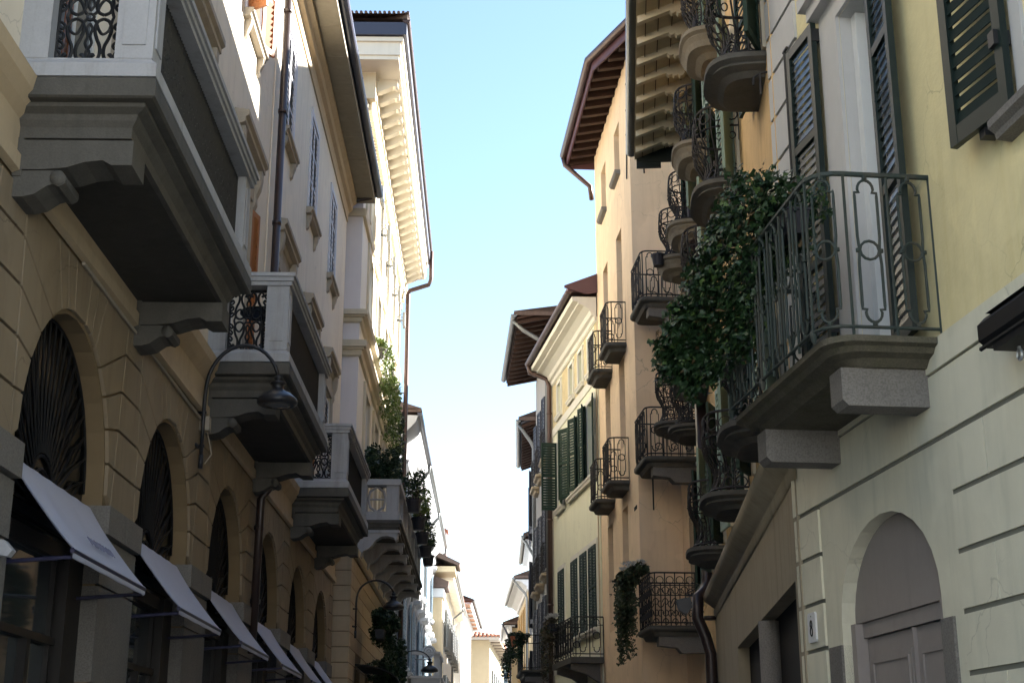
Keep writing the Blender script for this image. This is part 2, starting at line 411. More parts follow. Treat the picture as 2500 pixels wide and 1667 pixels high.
def cr(pts, k=4, closed=False):
    """smooth curve through control points"""
    n = len(pts); out = []
    for i in range(n if closed else n-1):
        p = [pts[(i+j-1) % n] if closed else pts[min(max(i+j-1, 0), n-1)] for j in range(4)]
        for q in range(k):
            t = q/k
            out.append(tuple(.5*((2*p[1][d]) + (p[2][d]-p[0][d])*t + (2*p[0][d]-5*p[1][d]+4*p[2][d]-p[3][d])*t*t + (3*p[1][d]-p[0][d]-3*p[2][d]+p[3][d])*t**3) for d in range(2)))
    if not closed: out.append(tuple(pts[-1]))
    return out
class Rail:
    def __init__(self, mb, plan, belly=None): self.mb = mb; self.pl = plan; self.b = belly or (lambda z: 0.0)
    def pt(self, u, z): q = self.pl.at(u, self.b(z)); return (q.x, q.y, z)
    def line(self, uz, r, n=4, closed=False): self.mb.tube([self.pt(u, z) for u, z in uz], r, n, closed)
    def run(self, z, r, n=4, u0=0, u1=None):
        u1 = self.pl.L if u1 is None else u1; k = max(2, int((u1-u0)/.07)); self.line([(u0 + (u1-u0)*i/k, z) for i in range(k+1)], r, n)
    def bar(self, u, z0, z1, r, n=4):
        k = 8 if self.b(.3) or self.b(.15) else 1
        self.line([(u, z0 + (z1-z0)*i/k) for i in range(k+1)], r, n)
    def ring(self, u, z, r, t, n=4, m=12): self.line([(u + r*math.cos(2*math.pi*k/m), z + r*math.sin(2*math.pi*k/m)) for k in range(m)], t, n, True)
    def key(self, u, w_, z0, z1, t, n=4):
        """elongated loop with a round head and foot and a ring at its middle"""
        h = w_/2; sh = h*.72; pts = []
        def head(zc, sgn):
            return [(u + sh*math.cos(a), zc + sgn*sh*1.25*math.sin(a)) for a in [math.pi*k/8 for k in range(9)]]
        top = head(z1 - sh*1.6, 1); bot = head(z0 + sh*1.6, -1)
        zt = z1 - sh*2.1; zb = z0 + sh*2.1
        self.line([(u+sh, z1-sh*1.6)] + top[1:-1] + [(u-sh, z1-sh*1.6)], t, n)
        self.line([(u+sh, z0+sh*1.6)] + bot[1:-1] + [(u-sh, z0+sh*1.6)], t, n)
        for g in (1, -1):
            self.line([(u+g*sh, z1-sh*1.6), (u+g*sh*.8, z1-sh*1.95), (u+g*h, z1-sh*2.0), (u+g*h, zt-.02), (u+g*h, (z0+z1)/2 + .1), (u+g*h*.9, (z0+z1)/2), (u+g*h, (z0+z1)/2 - .1), (u+g*h, zb+.02), (u+g*h, z0+sh*2.0), (u+g*sh*.8, z0+sh*1.95), (u+g*sh, z0+sh*1.6)], t, n)
        self.ring(u, (z0+z1)/2, h*.86, t, n)
def slab_mb(mb, plan_pts, layers):
    """layers: (scale inset, z) from bottom to top; the plan is shrunk towards the wall by the inset."""
    xs = [p[0] for p in plan_pts]; W2 = max(xs); D = max(p[1] for p in plan_pts)
    rings = [[(p[0]*(W2 - i)/W2, p[1]*(D - i)/D, z) for p in plan_pts] for i, z in layers]
    mb.loft(rings)

# ------------------------------------------------------------------ plants
rnd = random.Random(7)
IVY = [(0, -.1), (.42, -.28), (.5, .12), (.26, .22), (0, .75), (-.26, .22), (-.5, .12), (-.42, -.28)]
OVAL = [(0, -.5), (.26, -.2), (.28, .15), (0, .6), (-.28, .15), (-.26, -.2)]
def leaves(mb, pts, size, shape=IVY, out=None, droop=.6):
    for p in pts:
        p = Vector(p); nrm = Vector((rnd.gauss(0, .6), rnd.gauss(0, .6), rnd.gauss(.15, .5)))
        if out is not None: nrm += Vector(out)
        if nrm.length < .01: nrm = Vector((0, 0, 1))
        nrm.normalize()
        tip = Vector((rnd.gauss(0, .6), rnd.gauss(0, .6), -droop)); tip = tip - nrm*tip.dot(nrm)
        if tip.length < .01: tip = nrm.orthogonal()
        tip.normalize(); sd = tip.cross(nrm); k = size*rnd.uniform(.6, 1.25)
        mb.m = 0 if rnd.random() < .88 else 1
        V = [p + (sd*a + tip*b)*k + nrm*(abs(a)*-.25*k) for a, b in shape]
        mb.raw(V, [tuple(range(len(shape)))])
# ------------------------------------------------------------------ ground, hills
g = MB(); g.box(-400, 400, -60, 4000, -.3, 0)
o = g.build("ground", M['pave']); o["kind"] = "structure"
hb = MB(); hp = []
for k in range(61):
    x = -1500 + 50*k; hp.append((x, 175 + 60*math.sin(x*.0031 + 1.0) + 26*math.sin(x*.011) + 9*math.sin(x*.05)))
for k in range(60):
    (x0, h0), (x1, h1) = hp[k], hp[k+1]
    rows0 = [(x0, 2500 + 120*t, h0*(1-(1-t/6)**2) + (6*math.sin(x0*.09 + t*2) if 0 < t < 6 else 0)) for t in range(7)]
    rows1 = [(x1, 2500 + 120*t, h1*(1-(1-t/6)**2) + (6*math.sin(x1*.09 + t*2) if 0 < t < 6 else 0)) for t in range(7)]
    for t in range(6): hb.raw([rows0[t], rows1[t], rows1[t+1], rows0[t+1]], [(0,1,2,3)])
o = hb.build("hills", M['hill']); o["kind"] = "structure"

# ================================================================== LEFT: long cream palace with arches
L = Fac(-1.105, -3.2, 'L', 16.0)
L.root("palace", "long cream palace with an arcade of shop windows and stone balconies")
AX = [7.2, 10.72, 14.22, 17.7, 21.2, 24.7, 28.2]
WX = [6.8, 10.3, 13.85, 17.3, 21.0, 24.5, 27.8]
W2X = [6.7, 10.3, 13.8, 17.35, 20.9, 24.2, 27.65]
RA, SPR = 1.17, 3.9
mb = L.mb()
S0, S1 = 4.7, 30.45
wops = [(x, 1.2, 6.3, 2.75, 0) for x in WX] + [(x, 1.0, 11.3, 1.85, 0) for x in W2X]
wall(mb, S0, S1, 5.58, 14.5, wops, d=.22, back=.5)
mb.build("wall", M['cream'], L.e)
# ground floor: recessed ground, proud rusticated blocks in front of it
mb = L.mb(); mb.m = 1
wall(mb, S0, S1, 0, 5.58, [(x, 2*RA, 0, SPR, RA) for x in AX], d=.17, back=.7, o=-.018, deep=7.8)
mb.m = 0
JZ = [3.81, 4.16, 4.51, 4.86, 5.21]
def block(pts, g_=.011):
    c = Vector((sum(p[0] for p in pts)/len(pts), sum(p[1] for p in pts)/len(pts)))
    n = len(pts); area = sum(pts[i][0]*pts[(i+1)%n][1] - pts[(i+1)%n][0]*pts[i][1] for i in range(n))
    q = []
    for i in range(n):            # inset every edge by g_
        a, b, c_ = Vector(pts[i-1]), Vector(pts[i]), Vector(pts[(i+1)%n])
        d1, d2 = (b-a).normalized(), (c_-b).normalized(); sg = 1 if area > 0 else -1
        n1, n2 = Vector((-d1.y, d1.x))*sg, Vector((-d2.y, d2.x))*sg
        k = n1 + n2; dn = max(.35, 1 + n1.dot(n2)); q.append(b + k*(g_/dn))
    mb.prism2(q)
def prism2(self, q):
    self.raw([self.P((p[0], -.018, p[1])) for p in q] + [self.P((p[0], .006, p[1])) for p in q] + [self.P((p[0] + (sum(x[0] for x in q)/len(q)-p[0])*.012, .012, p[1] + (sum(x[1] for x in q)/len(q)-p[1])*.012)) for p in q],
             [tuple(range(2*len(q), 3*len(q)))] + [(i, (i+1)%len(q), len(q)+(i+1)%len(q), len(q)+i) for i in range(len(q))] + [(len(q)+i, len(q)+(i+1)%len(q), 2*len(q)+(i+1)%len(q), 2*len(q)+i) for i in range(len(q))])
MB.prism2 = prism2
TH = [0, 13, 27, 41, 55]                      # ray angles meeting the courses
UP = [66, 74, 82]                             # rays that run up under the string course
TOPZ = 5.5
def ap(x, th, side): return (x + side*(RA+.02)*math.cos(R(th)), SPR + (RA+.02)*math.sin(R(th)))
def pierx(x, side, j): return x + side*(1.42 - .05*j)
for i, x in enumerate(AX):
    for side in (1, -1):
        nx = AX[i+side] if 0 <= i+side < len(AX) else x + side*3.6
        mid = (x + nx)/2
        for j in range(4):
            a0, a1 = ap(x, TH[j], side), ap(x, TH[j+1], side)
            b0, b1 = (mid - side*max(.02, .42 - .03*j), JZ[j]), (mid - side*max(.02, .42 - .03*(j+1)) , JZ[j+1])
            b0 = (b0[0] - side*.0, b0[1]); block([a0, b0, b1, a1])
        # head of the pier, then wedge stones over the arch
        b = (mid - side*(.42 - .12), JZ[4]); tops = [mid - side*.28] + [x + side*(TOPZ - SPR)/math.tan(R(u)) for u in UP] + [x]
        prev = [ap(x, TH[4], side), b, (tops[0], TOPZ)]
        block([ap(x, TH[4], side), b, (tops[0], TOPZ), (tops[1], TOPZ), ap(x, UP[0], side)])
        for k in range(2): block([ap(x, UP[k], side), (tops[k+1], TOPZ), (tops[k+2], TOPZ), ap(x, UP[k+1], side)])
    block([ap(x, UP[-1], -1), (x - (TOPZ-SPR)/math.tan(R(UP[-1])), TOPZ), (x + (TOPZ-SPR)/math.tan(R(UP[-1])), TOPZ), ap(x, UP[-1], 1)])
    nx = AX[i+1] if i+1 < len(AX) else x + 3.6
    mid = (x + nx)/2
    for j in range(4):
        h0, h1 = .42 - .03*j, .42 - .03*(j+1)
        block([(mid - h0, JZ[j]), (mid + h0, JZ[j]), (mid + h1, JZ[j+1]), (mid - h1, JZ[j+1])])
    block([(mid - .30, JZ[4]), (mid + .30, JZ[4]), (mid + .28, TOPZ), (mid - .28, TOPZ)])
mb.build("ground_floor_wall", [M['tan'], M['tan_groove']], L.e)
# string course, cornice of the ground floor
mb = L.mb(); cornice(mb, S0, S1, [(0,5.53),(.05,5.55),(.05,5.66),(.02,5.70),(.02,5.92),(.08,5.98),(.14,6.06),(.16,6.16),(0,6.18)])
mb.build("string_course", M['moulding'], L.e)
# granite piers
def mkpier():
    u = L.unit(); h = .59
    z = 0
    for a, b in ((0, .75), (.77, 1.55), (1.57, 2.35), (2.37, 3.14), (3.16, 3.55)): u.box(-h, h, -.5, .015, a, b)
    u.box(-h-.005, .02, -.5, .06, 3.57, 3.81); u.box(.03, h+.005, -.5, .06, 3.57, 3.81)
    return u.mesh("stone_pier", M['granite'])
for i in range(len(AX)):
    nx = AX[i+1] if i+1 < len(AX) else 30.9
    link("stone_pier", shared('pier', mkpier), L.e, L.loc((AX[i]+nx)/2, 0, 0))
# fanlights: sunburst grilles over the shop fronts
def mkfan():
    u = L.unit(); o0 = -.172; zc = 3.55
    rr = Rail(u, Plan([(RA, o0), (-RA, o0)]))
    def T(r, a): return (RA - r*math.cos(a), zc + r*1.25*math.sin(a))
    for r in (.26, .34): rr.line([T(r, math.pi*k/16) for k in range(17)], .014, 4)
    for k in range(25):
        a = math.pi*(k+.5)/25; r1 = .36; r2 = 1.5
        while r2 > .4 and (r2*math.cos(a))**2 + max(0, zc + r2*1.25*math.sin(a) - SPR)**2 > (RA-.04)**2: r2 -= .02
        rr.line([T(r1, a), T(r1 + (r2-r1)*.5, a + .03), T(r2, a)], .011, 4)
        if k % 2 == 0 and (k < 9 or k > 15): rr.line([T(r1 + (r2-r1)*.3, a), T(r1+(r2-r1)*.6, a+.06), T(r1+(r2-r1)*.95, a), T(r1+(r2-r1)*.6, a-.06)], .009, 4, True)
    rr.line([(RA - (RA-.03)*math.cos(math.pi*k/20), SPR + (RA-.03)*math.sin(math.pi*k/20)) for k in range(21)], .014, 4)
    for k in range(6): rr.line([(RA - .2*math.cos(k*1.05), zc + .12 + .1*math.sin(k*1.05)), (RA + .12*math.sin(k*2), zc + .24)], .012, 4)
    u.box(-RA, RA, o0-.03, o0+.03, 3.46, 3.54)
    return u.mesh("fanlight", M['cassette'])
def mkfanglass():
    u = L.unit(); P_ = [(-RA, 3.4), (RA, 3.4)] + [(RA*math.cos(math.pi*k/14), SPR + RA*math.sin(math.pi*k/14)) for k in range(15)]
    u.prism(P_, 1, -.205, -.19); return u.mesh("pane", M['blackglass'])
def mkshop():
    u = L.unit(); o0 = -.26
    u.box(-RA, -RA+.09, o0, o0+.1, 0, 3.4); u.box(RA-.42, RA, o0, o0+.14, 0, 3.4); u.box(RA-.5, RA-.47, o0, o0+.06, 0, 3.3); u.box(-RA+.09, RA-.09, o0, o0+.1, 3.28, 3.4)
    u.box(-RA+.09, RA-.09, o0+.01, o0+.08, 2.62, 2.68); u.box(.02, .1, o0, o0+.09, 0, 2.62); u.box(.1, RA-.09, o0+.02, o0+.07, 0, .4); u.box(-RA+.09, .02, o0+.02, o0+.07, 0, .4)
    return u.mesh("shop_front", M['shop'])
def mkshopglass():
    u = L.unit(); u.box(-RA+.09, RA-.09, -.25, -.24, .4, 3.3); return u.mesh("pane", M['glass'])
for x in AX:
    f = link("fanlight", shared('fan', mkfan), L.e, L.loc(x, 0, 0)); link("pane", shared('fang', mkfanglass), f)
    f = link("shop_front", shared('shop', mkshop), L.e, L.loc(x, 0, 0)); link("pane", shared('shopg', mkshopglass), f)
# eaves
mb = L.mb(); cornice(mb, S0, S1 - .02, [(0,13.75),(.03,13.75),(.03,13.9),(.05,13.98),(.12,14.02),(.14,14.14),(.22,14.2),(.22,14.3),(0,14.3)])
mb.build("cornice", M['moulding'], L.e)
mb = L.mb(); mb.box(S0, S1+.2, -.3, .62, 14.30, 14.42)
k = S0 + .5
while k < S1: mb.box(k, k+.02, .22, .60, 14.292, 14.301); k += 1.15
mb.build("soffit", M['soffit'], L.e)
mb = L.mb(); half_gutter(mb, S0, S1+.25, .70, 14.54, .095); mb.box(S0, S1+.25, .58, .62, 14.42, 14.62)
mb.build("gutter", M['dgutter'] if False else M['bgutter'], L.e)
mb = L.mb(); roof(mb, S0, S1+.2, .75, 14.68, -3.8, 1.6, corr=0); mb.build("roof", M['dtile'], L.e)
mb = L.mb(); mb.smooth = True
mb.tube([(19.55,.12,14.2),(19.55,.12,6.3),(19.55,.24,6.05),(19.55,.24,5.5),(19.55,.1,5.3),(19.5,.09,3.2)], .058, 8)
for z in (12.9, 11.2, 9.4, 7.6, 4.9, 3.9): mb.tube([(19.55,.12 if z > 6 else .09,z-.03),(19.55,.12 if z > 6 else .09,z+.03)], .07, 8)
mb.build("drainpipe", M['dpipe'], L.e)
mb = L.mb(); mb.smooth = True; mb.tube([(30.35,.62,14.5),(30.35,.55,14.32),(30.35,.1,14.22),(30.35,-.1,14.22)], .05, 7); mb.build("drainpipe", M['dpipe'], L.e)
mb = L.mb(); mb.tube([(19.3,.02,14.2),(19.3,.02,6.2)], .012, 4); mb.build("cable", M['cream'], L.e)
# wall cable clips under the string course
mb = L.mb(); mb.tube([(10.6,.03,5.5),(13.0,.03,5.47),(15.55,.03,5.44)], .018, 5); mb.box(15.5,15.62,.0,.12,5.32,5.48); mb.tube([(15.66,.06,5.4),(15.75,.12,5.1),(15.7,.06,4.98)], .008, 5)
mb.build("cable", M['trim'], L.e)

# windows of the palace
PS = [M['pale_shut'], M['slat_dark']]; BS = [M['brown_shut'], M['brown_shut']]
def pediment():
    u = L.unit(); hw = .86
    u.prism([(0,-.30),(.035,-.30),(.035,-.08),(.06,-.06),(.08,.0),(.15,.03),(.15,.09),(.19,.12),(.19,.19),(0,.22)], 0, -hw, hw)
    for g_ in (-1, 1):
        u.prism([(0,-.55),(.04,-.55),(.075,-.46),(.07,-.36),(.12,-.24),(.14,-.1),(.14,0),(0,0)], 0, g_*.72-.075, g_*.72+.075)
    return u.mesh("cornice", M['trim'])
def surround1():
    u = L.unit(); return u
for k, x in enumerate(WX):
    wo = window(L, x, 6.3, 1.2, 2.75, 'L1w', surround=(.2, .045), smat=M['trim'])
    link("cornice", shared('L1ped', pediment), wo, (0, 0, 3.22))
    if k in (1, 3, 5):      # doors on the balconies stand open with brown leaves
        leaf_obj(L, 'L1b', .28, 2.6, BS, wo, (.05, -.62, .05), R(-172), nslat=30, hinge=0)
        leaf_obj(L, 'L1b', .28, 2.6, BS, wo, (.05, .62, .05), R(168), nslat=30, hinge=1)
    else:
        leaf_obj(L, 'L1p', .585, 2.6, PS, wo, (-.06, -.6+.01, .07), 0, nslat=26, hinge=0, midrails=(.33, .66))
        leaf_obj(L, 'L1p', .585, 2.6, PS, wo, (-.06, .6-.01, .07), 0, nslat=26, hinge=1, midrails=(.33, .66))
def bracket_sill():
    u = L.unit()
    u.prism([(0,0),(.13,0),(.13,-.05),(.10,-.07),(.09,-.11),(0,-.13)], 0, -.68, .68)
    for g_ in (-1, 1): u.prism([(0,-.13),(.09,-.13),(.085,-.2),(.05,-.29),(.04,-.36),(0,-.4)], 0, g_*.54-.05, g_*.54+.05)
    return u.mesh("sill", M['trim'])
for k, x in enumerate(W2X):
    wo = window(L, x, 11.3, 1.0, 1.85, 'L1w2', d=.2, surround=(.12, .03), smat=M['pale_shut'])
    link("sill", shared('L1sill', bracket_sill), wo, (0, 0, 0))
    if k == 3:
        leaf_obj(L, 'L1b2', .3, 1.8, BS, wo, (.05, -.5, .03), R(-120), nslat=18, hinge=0)
        leaf_obj(L, 'L1b2', .3, 1.8, BS, wo, (.05, .5, .03), R(150), nslat=18, hinge=1)
    else:
        leaf_obj(L, 'L1p2', .49, 1.8, PS, wo, (-.03, -.49, .03), 0, nslat=16, hinge=0, midrails=(.36, .68), frame=.05)
        leaf_obj(L, 'L1p2', .49, 1.8, PS, wo, (-.03, .49, .03), 0, nslat=16, hinge=1, midrails=(.36, .68), frame=.05)

# stone balconies of the palace
BW, BD = 4.1, .94
def scroll_panel(rr, u0, u1, z0, z1, t=.012):
    """Pear-shaped loops in pairs, with small curls between them and along the edges."""
    um = (u0+u1)/2; w_ = (u1-u0); zm = (z0+z1)/2; H = z1-z0
    def L_(pts, k=4, th=1.0, closed=False): rr.line(cr(pts, k, closed), t*th)
    for g_ in (1, -1):
        for v in (1, -1):
            X = lambda a: um + g_*w_*a
            Z_ = lambda b: zm + v*H*b
            L_([(X(.03),Z_(.02)),(X(.09),Z_(.05)),(X(.14),Z_(.13)),(X(.21),Z_(.18)),(X(.30),Z_(.14)),(X(.335),Z_(.05)),(X(.36),Z_(.0))])      # shoulder of the loop
            L_([(X(.21),Z_(.02)),(X(.30),Z_(.05)),(X(.34),Z_(.13)),(X(.31),Z_(.22)),(X(.25),Z_(.31)),(X(.25),Z_(.40)),(X(.31),Z_(.46)),(X(.37),Z_(.43)),(X(.355),Z_(.39)),(X(.325),Z_(.405))], 4, 1.1)
            L_([(X(.21),Z_(.02)),(X(.12),Z_(.05)),(X(.085),Z_(.13)),(X(.12),Z_(.22)),(X(.18),Z_(.31)),(X(.18),Z_(.40)),(X(.12),Z_(.46)),(X(.06),Z_(.43)),(X(.075),Z_(.39)),(X(.105),Z_(.405))], 4, 1.1)
            for (a, b, r_, q) in ((.43,.10,.05,1),(.43,.20,.045,-1),(.43,.30,.05,1),(.45,.40,.04,-1)):
                L_([(X(.47),Z_(b-.05)),(X(a-r_*.4),Z_(b-.03)),(X(a-r_),Z_(b)),(X(a-r_*.3),Z_(b+.03)),(X(a+r_*.3),Z_(b+.015)),(X(a),Z_(b-.005))], 3, .9)
            L_([(X(.0),Z_(.07)),(X(.045),Z_(.12)),(X(.02),Z_(.2)),(X(.05),Z_(.27)),(X(.01),Z_(.33))], 3, .9)
            L_([(X(.0),Z_(.33)),(X(.03),Z_(.38)),(X(.0),Z_(.47))], 3, .9)
        rr.line([(um + g_*w_*.48, z0), (um + g_*w_*.48, z1)], t*1.1)
    rr.ring(um, zm, w_*.055, t, 4, 12)
    rr.line([(u0, z0+.015), (u1, z0+.015)], t*1.3); rr.line([(u0, z1-.015), (u1, z1-.015)], t*1.3)
def mk_lbalc():
    u = L.unit(); u.m = 2; hw, d = BW/2, BD
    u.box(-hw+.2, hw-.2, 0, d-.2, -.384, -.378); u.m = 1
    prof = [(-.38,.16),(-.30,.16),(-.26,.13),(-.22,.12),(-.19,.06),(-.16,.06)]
    u.loft([[(-hw+i,0,z),(hw-i,0,z),(hw-i,d-i,z),(-hw+i,d-i,z)] for z, i in prof])
    u.loft([[(-hw-i,0,z),(hw+i,0,z),(hw+i,d+i,z),(-hw-i,d+i,z)] for z, i in ((-.155,0.0),(-.145,.02),(-.02,.02),(0,.0))])
    u.m = 0
    e = .035
    u.loft([[(-hw+e-i,0,z),(hw-e+i,0,z),(hw-e+i,d-e+i,z),(-hw+e-i,d-e+i,z)] for z, i in ((.002,.05),(.10,.05),(.15,.0),(.16,0))])     # plinth
    return u.mesh("balcony", [M['balc'], M['soot'], M['crust']])
def mk_lbal_rail():
    u = L.unit(); hw, d = BW/2 - .03, BD - .03; z0, z1 = .16, .93
    pw = .26
    for s_ in (-hw, hw-pw):
        u.box(s_, s_+pw, d-pw, d, z0, z1); u.box(s_+.05, s_+pw-.05, d-.003, d+.012, z0+.1, z1-.1)
        q = s_ - .012 if s_ < 0 else s_+pw
        u.box(q, q+.012, d-pw+.05, d-.05, z0+.1, z1-.1)
        u.box(s_, s_+pw, 0, .2, z0, z1)
    for r_ in (0, 1, 2):
        i = -.03*r_ + .01; a, b = z1 + .05*r_, z1 + .05*(r_+1) - .004
        for s_ in (-hw, hw): 
            c0, c1 = (s_-.03-i*-1*0-.02*r_, s_+pw+.01) if s_ < 0 else (s_-pw-.01, s_+.03+.02*r_)
            u.box(c0, c1, 0, d-.25, a, b)
        u.box(-hw-.03-.02*r_, hw+.03+.02*r_, d-.25, d+.03+.02*r_, a, b)
    return u.mesh("balustrade", M['balc'])
def mk_lbal_iron():
    u = L.unit(); hw, d = BW/2 - .16, BD - .16
    for s_ in (-hw, hw):
        rr = Rail(u, Plan([(s_, .2), (s_, d-.13)])); scroll_panel(rr, 0, rr.pl.L, .17, .92)
    for a, b in ((-hw+.13, hw-.13),):
        n = 6; rr = Rail(u, Plan([(a, d+.04), (b, d+.04)])); 
        for k in range(n): scroll_panel(rr, rr.pl.L*k/n, rr.pl.L*(k+1)/n, .17, .92)
        for k in range(n*11): rr.bar(rr.pl.L*(k+.5)/(n*11), .17, .92, .017)
    return u.mesh("grille", M['iron'])
def mk_lcorb():
    u = L.unit(); w2 = .17
    u.prism([(0,-.66),(.06,-.66),(.06,-.38),(0,-.38)], 0, -w2, w2)
    up = [(0,-.40),(.80,-.40),(.80,-.58),(.66,-.58),(.60,-.545),(.48,-.56),(.36,-.60),(.2,-.615),(0,-.615)]
    u.prism(up, 0, -w2, w2)
    lo = [(0,-.62),(.22,-.62),(.32,-.62),(.36,-.66),(.36,-.71),(.32,-.735),(.28,-.72),(.24,-.73),(.16,-.79),(.08,-.81),(0,-.81)]
    u.prism(lo, 0, -w2+.01, w2-.01)
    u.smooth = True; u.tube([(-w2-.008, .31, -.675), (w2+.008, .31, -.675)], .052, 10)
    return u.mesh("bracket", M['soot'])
for s_ in (10.8, 17.75, 25.2):
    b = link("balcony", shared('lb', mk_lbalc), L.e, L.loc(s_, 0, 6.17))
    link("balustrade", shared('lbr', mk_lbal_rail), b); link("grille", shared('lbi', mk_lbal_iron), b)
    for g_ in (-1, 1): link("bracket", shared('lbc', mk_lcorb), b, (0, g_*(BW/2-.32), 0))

# awnings over the shop windows
def mk_canvas():
    u = L.unit(); hw = 1.06; n, m = 10, 22
    def pt(i, k, d=0.0):      # stretched cloth: sags a little, seams pull it up, front hem turned down
        t = k/n; x = -hw + 2*hw*i/m
        sag = .028*math.sin(math.pi*t) + .010*math.sin(math.pi*t)*math.cos(2*math.pi*i/m*3) + .004*math.sin(i*1.7 + k*.9)
        return (x, -.08 + .5*t - d*.8, 3.77 - .65*t - sag - d)
    for d in (0.0, .006):
        u.smooth = True
        V = [u.P(pt(i, k, d)) for k in range(n+1) for i in range(m+1)]
        u.raw(V, [(k*(m+1)+i, k*(m+1)+i+1, (k+1)*(m+1)+i+1, (k+1)*(m+1)+i) for k in range(n) for i in range(m)])
        fr = [u.P((pt(i, n, d)[0], .425 - d, 3.12 - q*.065 - (.002*math.sin(i*1.1) if q else 0) - d)) for q in (0, 1) for i in range(m+1)]
        u.raw(fr, [(i, i+1, m+1+i+1, m+1+i) for i in range(m)])
    u.smooth = False
    return u.mesh("canvas", M['awn'])
def mk_letters():
    u = L.unit(); rn = random.Random(3)
    for k in range(8):                          # a short row of small worn capitals, too small to read
        s_ = -.30 + .085*k; o_ = .285; z = 3.302
        dx, dz = .5, -.65; ln = math.hypot(dx, dz)
        def q(a, b): return (s_ + a, o_ + dx/ln*b + .012, z + dz/ln*b + .012)
        hgt = .075
        u.tube([q(0, 0), q(0, hgt)], .005, 4)
        st = k % 4
        if st in (0, 2): u.tube([q(0, 0), q(.045, .01), q(.05, .035), q(0, .04)], .005, 4)
        if st in (1, 2): u.tube([q(0, hgt*.5), q(.05, hgt)], .005, 4)
        if st == 3: u.tube([q(0, 0), q(.05, hgt), q(.05, 0)], .005, 4)
        if st == 1: u.tube([q(0, hgt), q(.05, hgt)], .005, 4)
    return u.mesh("lettering", M['awnletter'])
def mk_arms():
    u = L.unit(); hw = 1.06
    for s_ in (-hw+.03, hw-.03): u.tube([(s_, -.45, 3.0), (s_, .41, 3.06)], .016, 5)
    u.tube([(-hw, .415, 3.10), (hw, .415, 3.10)], .02, 6); u.tube([(-hw, -.11, 3.77), (hw, -.11, 3.77)], .018, 6)
    return u.mesh("frame", M['awnbar'])
AWL = ["white canvas awning with faint lettering, over the shop window nearest the camera",
       "white canvas awning second from the camera, below the near curved street lamp",
       "white canvas awning third from the camera, just before the brown drainpipe",
       "white canvas awning fourth from the camera, just beyond the brown drainpipe",
       "white canvas awning fifth from the camera, next to last in the row",
       "white canvas awning at the far end of the row, before the rusticated corner"]
for k, x in enumerate(AX[1:]):
    t = L.thing("awning", x, 0, 3.1, AWL[k], "awning", "white awnings along the arcade")
    link("canvas", shared('can', mk_canvas), t, (0, 0, -3.1)); link("frame", shared('arm', mk_arms), t, (0, 0, -3.1))
    if k == 0: link("lettering", shared('let', mk_letters), t, (0, 0, -3.1))
# white camera under the first pier
t = L.thing("security_camera", 9.25, .02, 3.05, "small white security camera on the granite pier at the left edge", "camera")
u = L.unit(); u.prism([(0,-.04),(.11,-.055),(.14,-.015),(.08,.05),(0,.06)], 0, -.04, .04); u.build("housing", M['balc'], t)
u = L.unit(); u.box(-.02,.02,-.03,.01,-.03,.03); u.build("mount", M['steel'], t)

# ------------------------------------------------------------------ curved-arm street lamps
def mk_lamp_arm(F, reach, rise, rad=.022):
    def mk():
        u = F.unit(); u.smooth = True
        pts = [(0, .07, -.62), (0, .07, -.1)] + [(0, .07 + reach*(1 - math.cos(a))/2, rise*math.sin(a)**.8) for a in [math.pi*k/16 for k in range(15)]]
        u.tube(pts, rad, 8); u.tube([(0, .07, -.75), (0, .07, -.6)], rad*1.3, 8)
        u.tube([(0, 0, -.5), (0, .1, -.5)], .018, 6); u.tube([(0, 0, -.12), (0, .1, -.12)], .018, 6)
        u.tube([(-.08, .02, -.5), (.08, .02, -.5)], .02, 6)
        return u.mesh("arm", M['lamp'])
    return shared(('larm', F.sg, reach, rise), mk)
def mk_lamp_shade(k=1.0):
    def mk():
        u = MB(); u.smooth = True
        pr = [(.03,.20),(.055,.19),(.055,.155),(.035,.14),(.05,.12),(.105,.11),(.105,.085),(.075,.07),(.075,.02),(.10,-.01),(.17,-.04),(.2,-.065),(.21,-.075),(.24,-.1),(.25,-.112),(.265,-.14),(.268,-.165),(.26,-.19),(.22,-.21),(.20,-.205)]
        u.lathe([(a*k, b*k) for a, b in pr], n=28)
        return u.mesh("shade", M['lamp'])
    return shared(('lshade', k), mk)
def mk_lamp_glass(k=1.0):
    def mk():
        u = MB(); u.smooth = True; u.lathe([(.19*k,-.198*k),(.15*k,-.225*k),(.06*k,-.235*k),(.01,-.236*k)], n=20); return u.mesh("lens", M['lampglass'])
    return shared(('lglass', k), mk)
def street_lamp(F, s, z, reach, rise, label, k=1.0):
    t = F.thing("street_lamp", s, 0, z, label, "street lamp", "curved-arm street lamps on the left-hand houses")
    link("arm", mk_lamp_arm(F, reach, rise), t)
    a = math.pi*14/16; e = (.07 + reach*(1 - math.cos(a))/2, 0, rise*math.sin(a)**.8)
    sh = link("shade", mk_lamp_shade(k), t, (e[0], 0, e[2] - .2*k)); link("lens", mk_lamp_glass(k), sh)
street_lamp(L, 15.42, 5.62, .84, .66, "black lamp on a curved arm in front of the second stone balcony", .84)
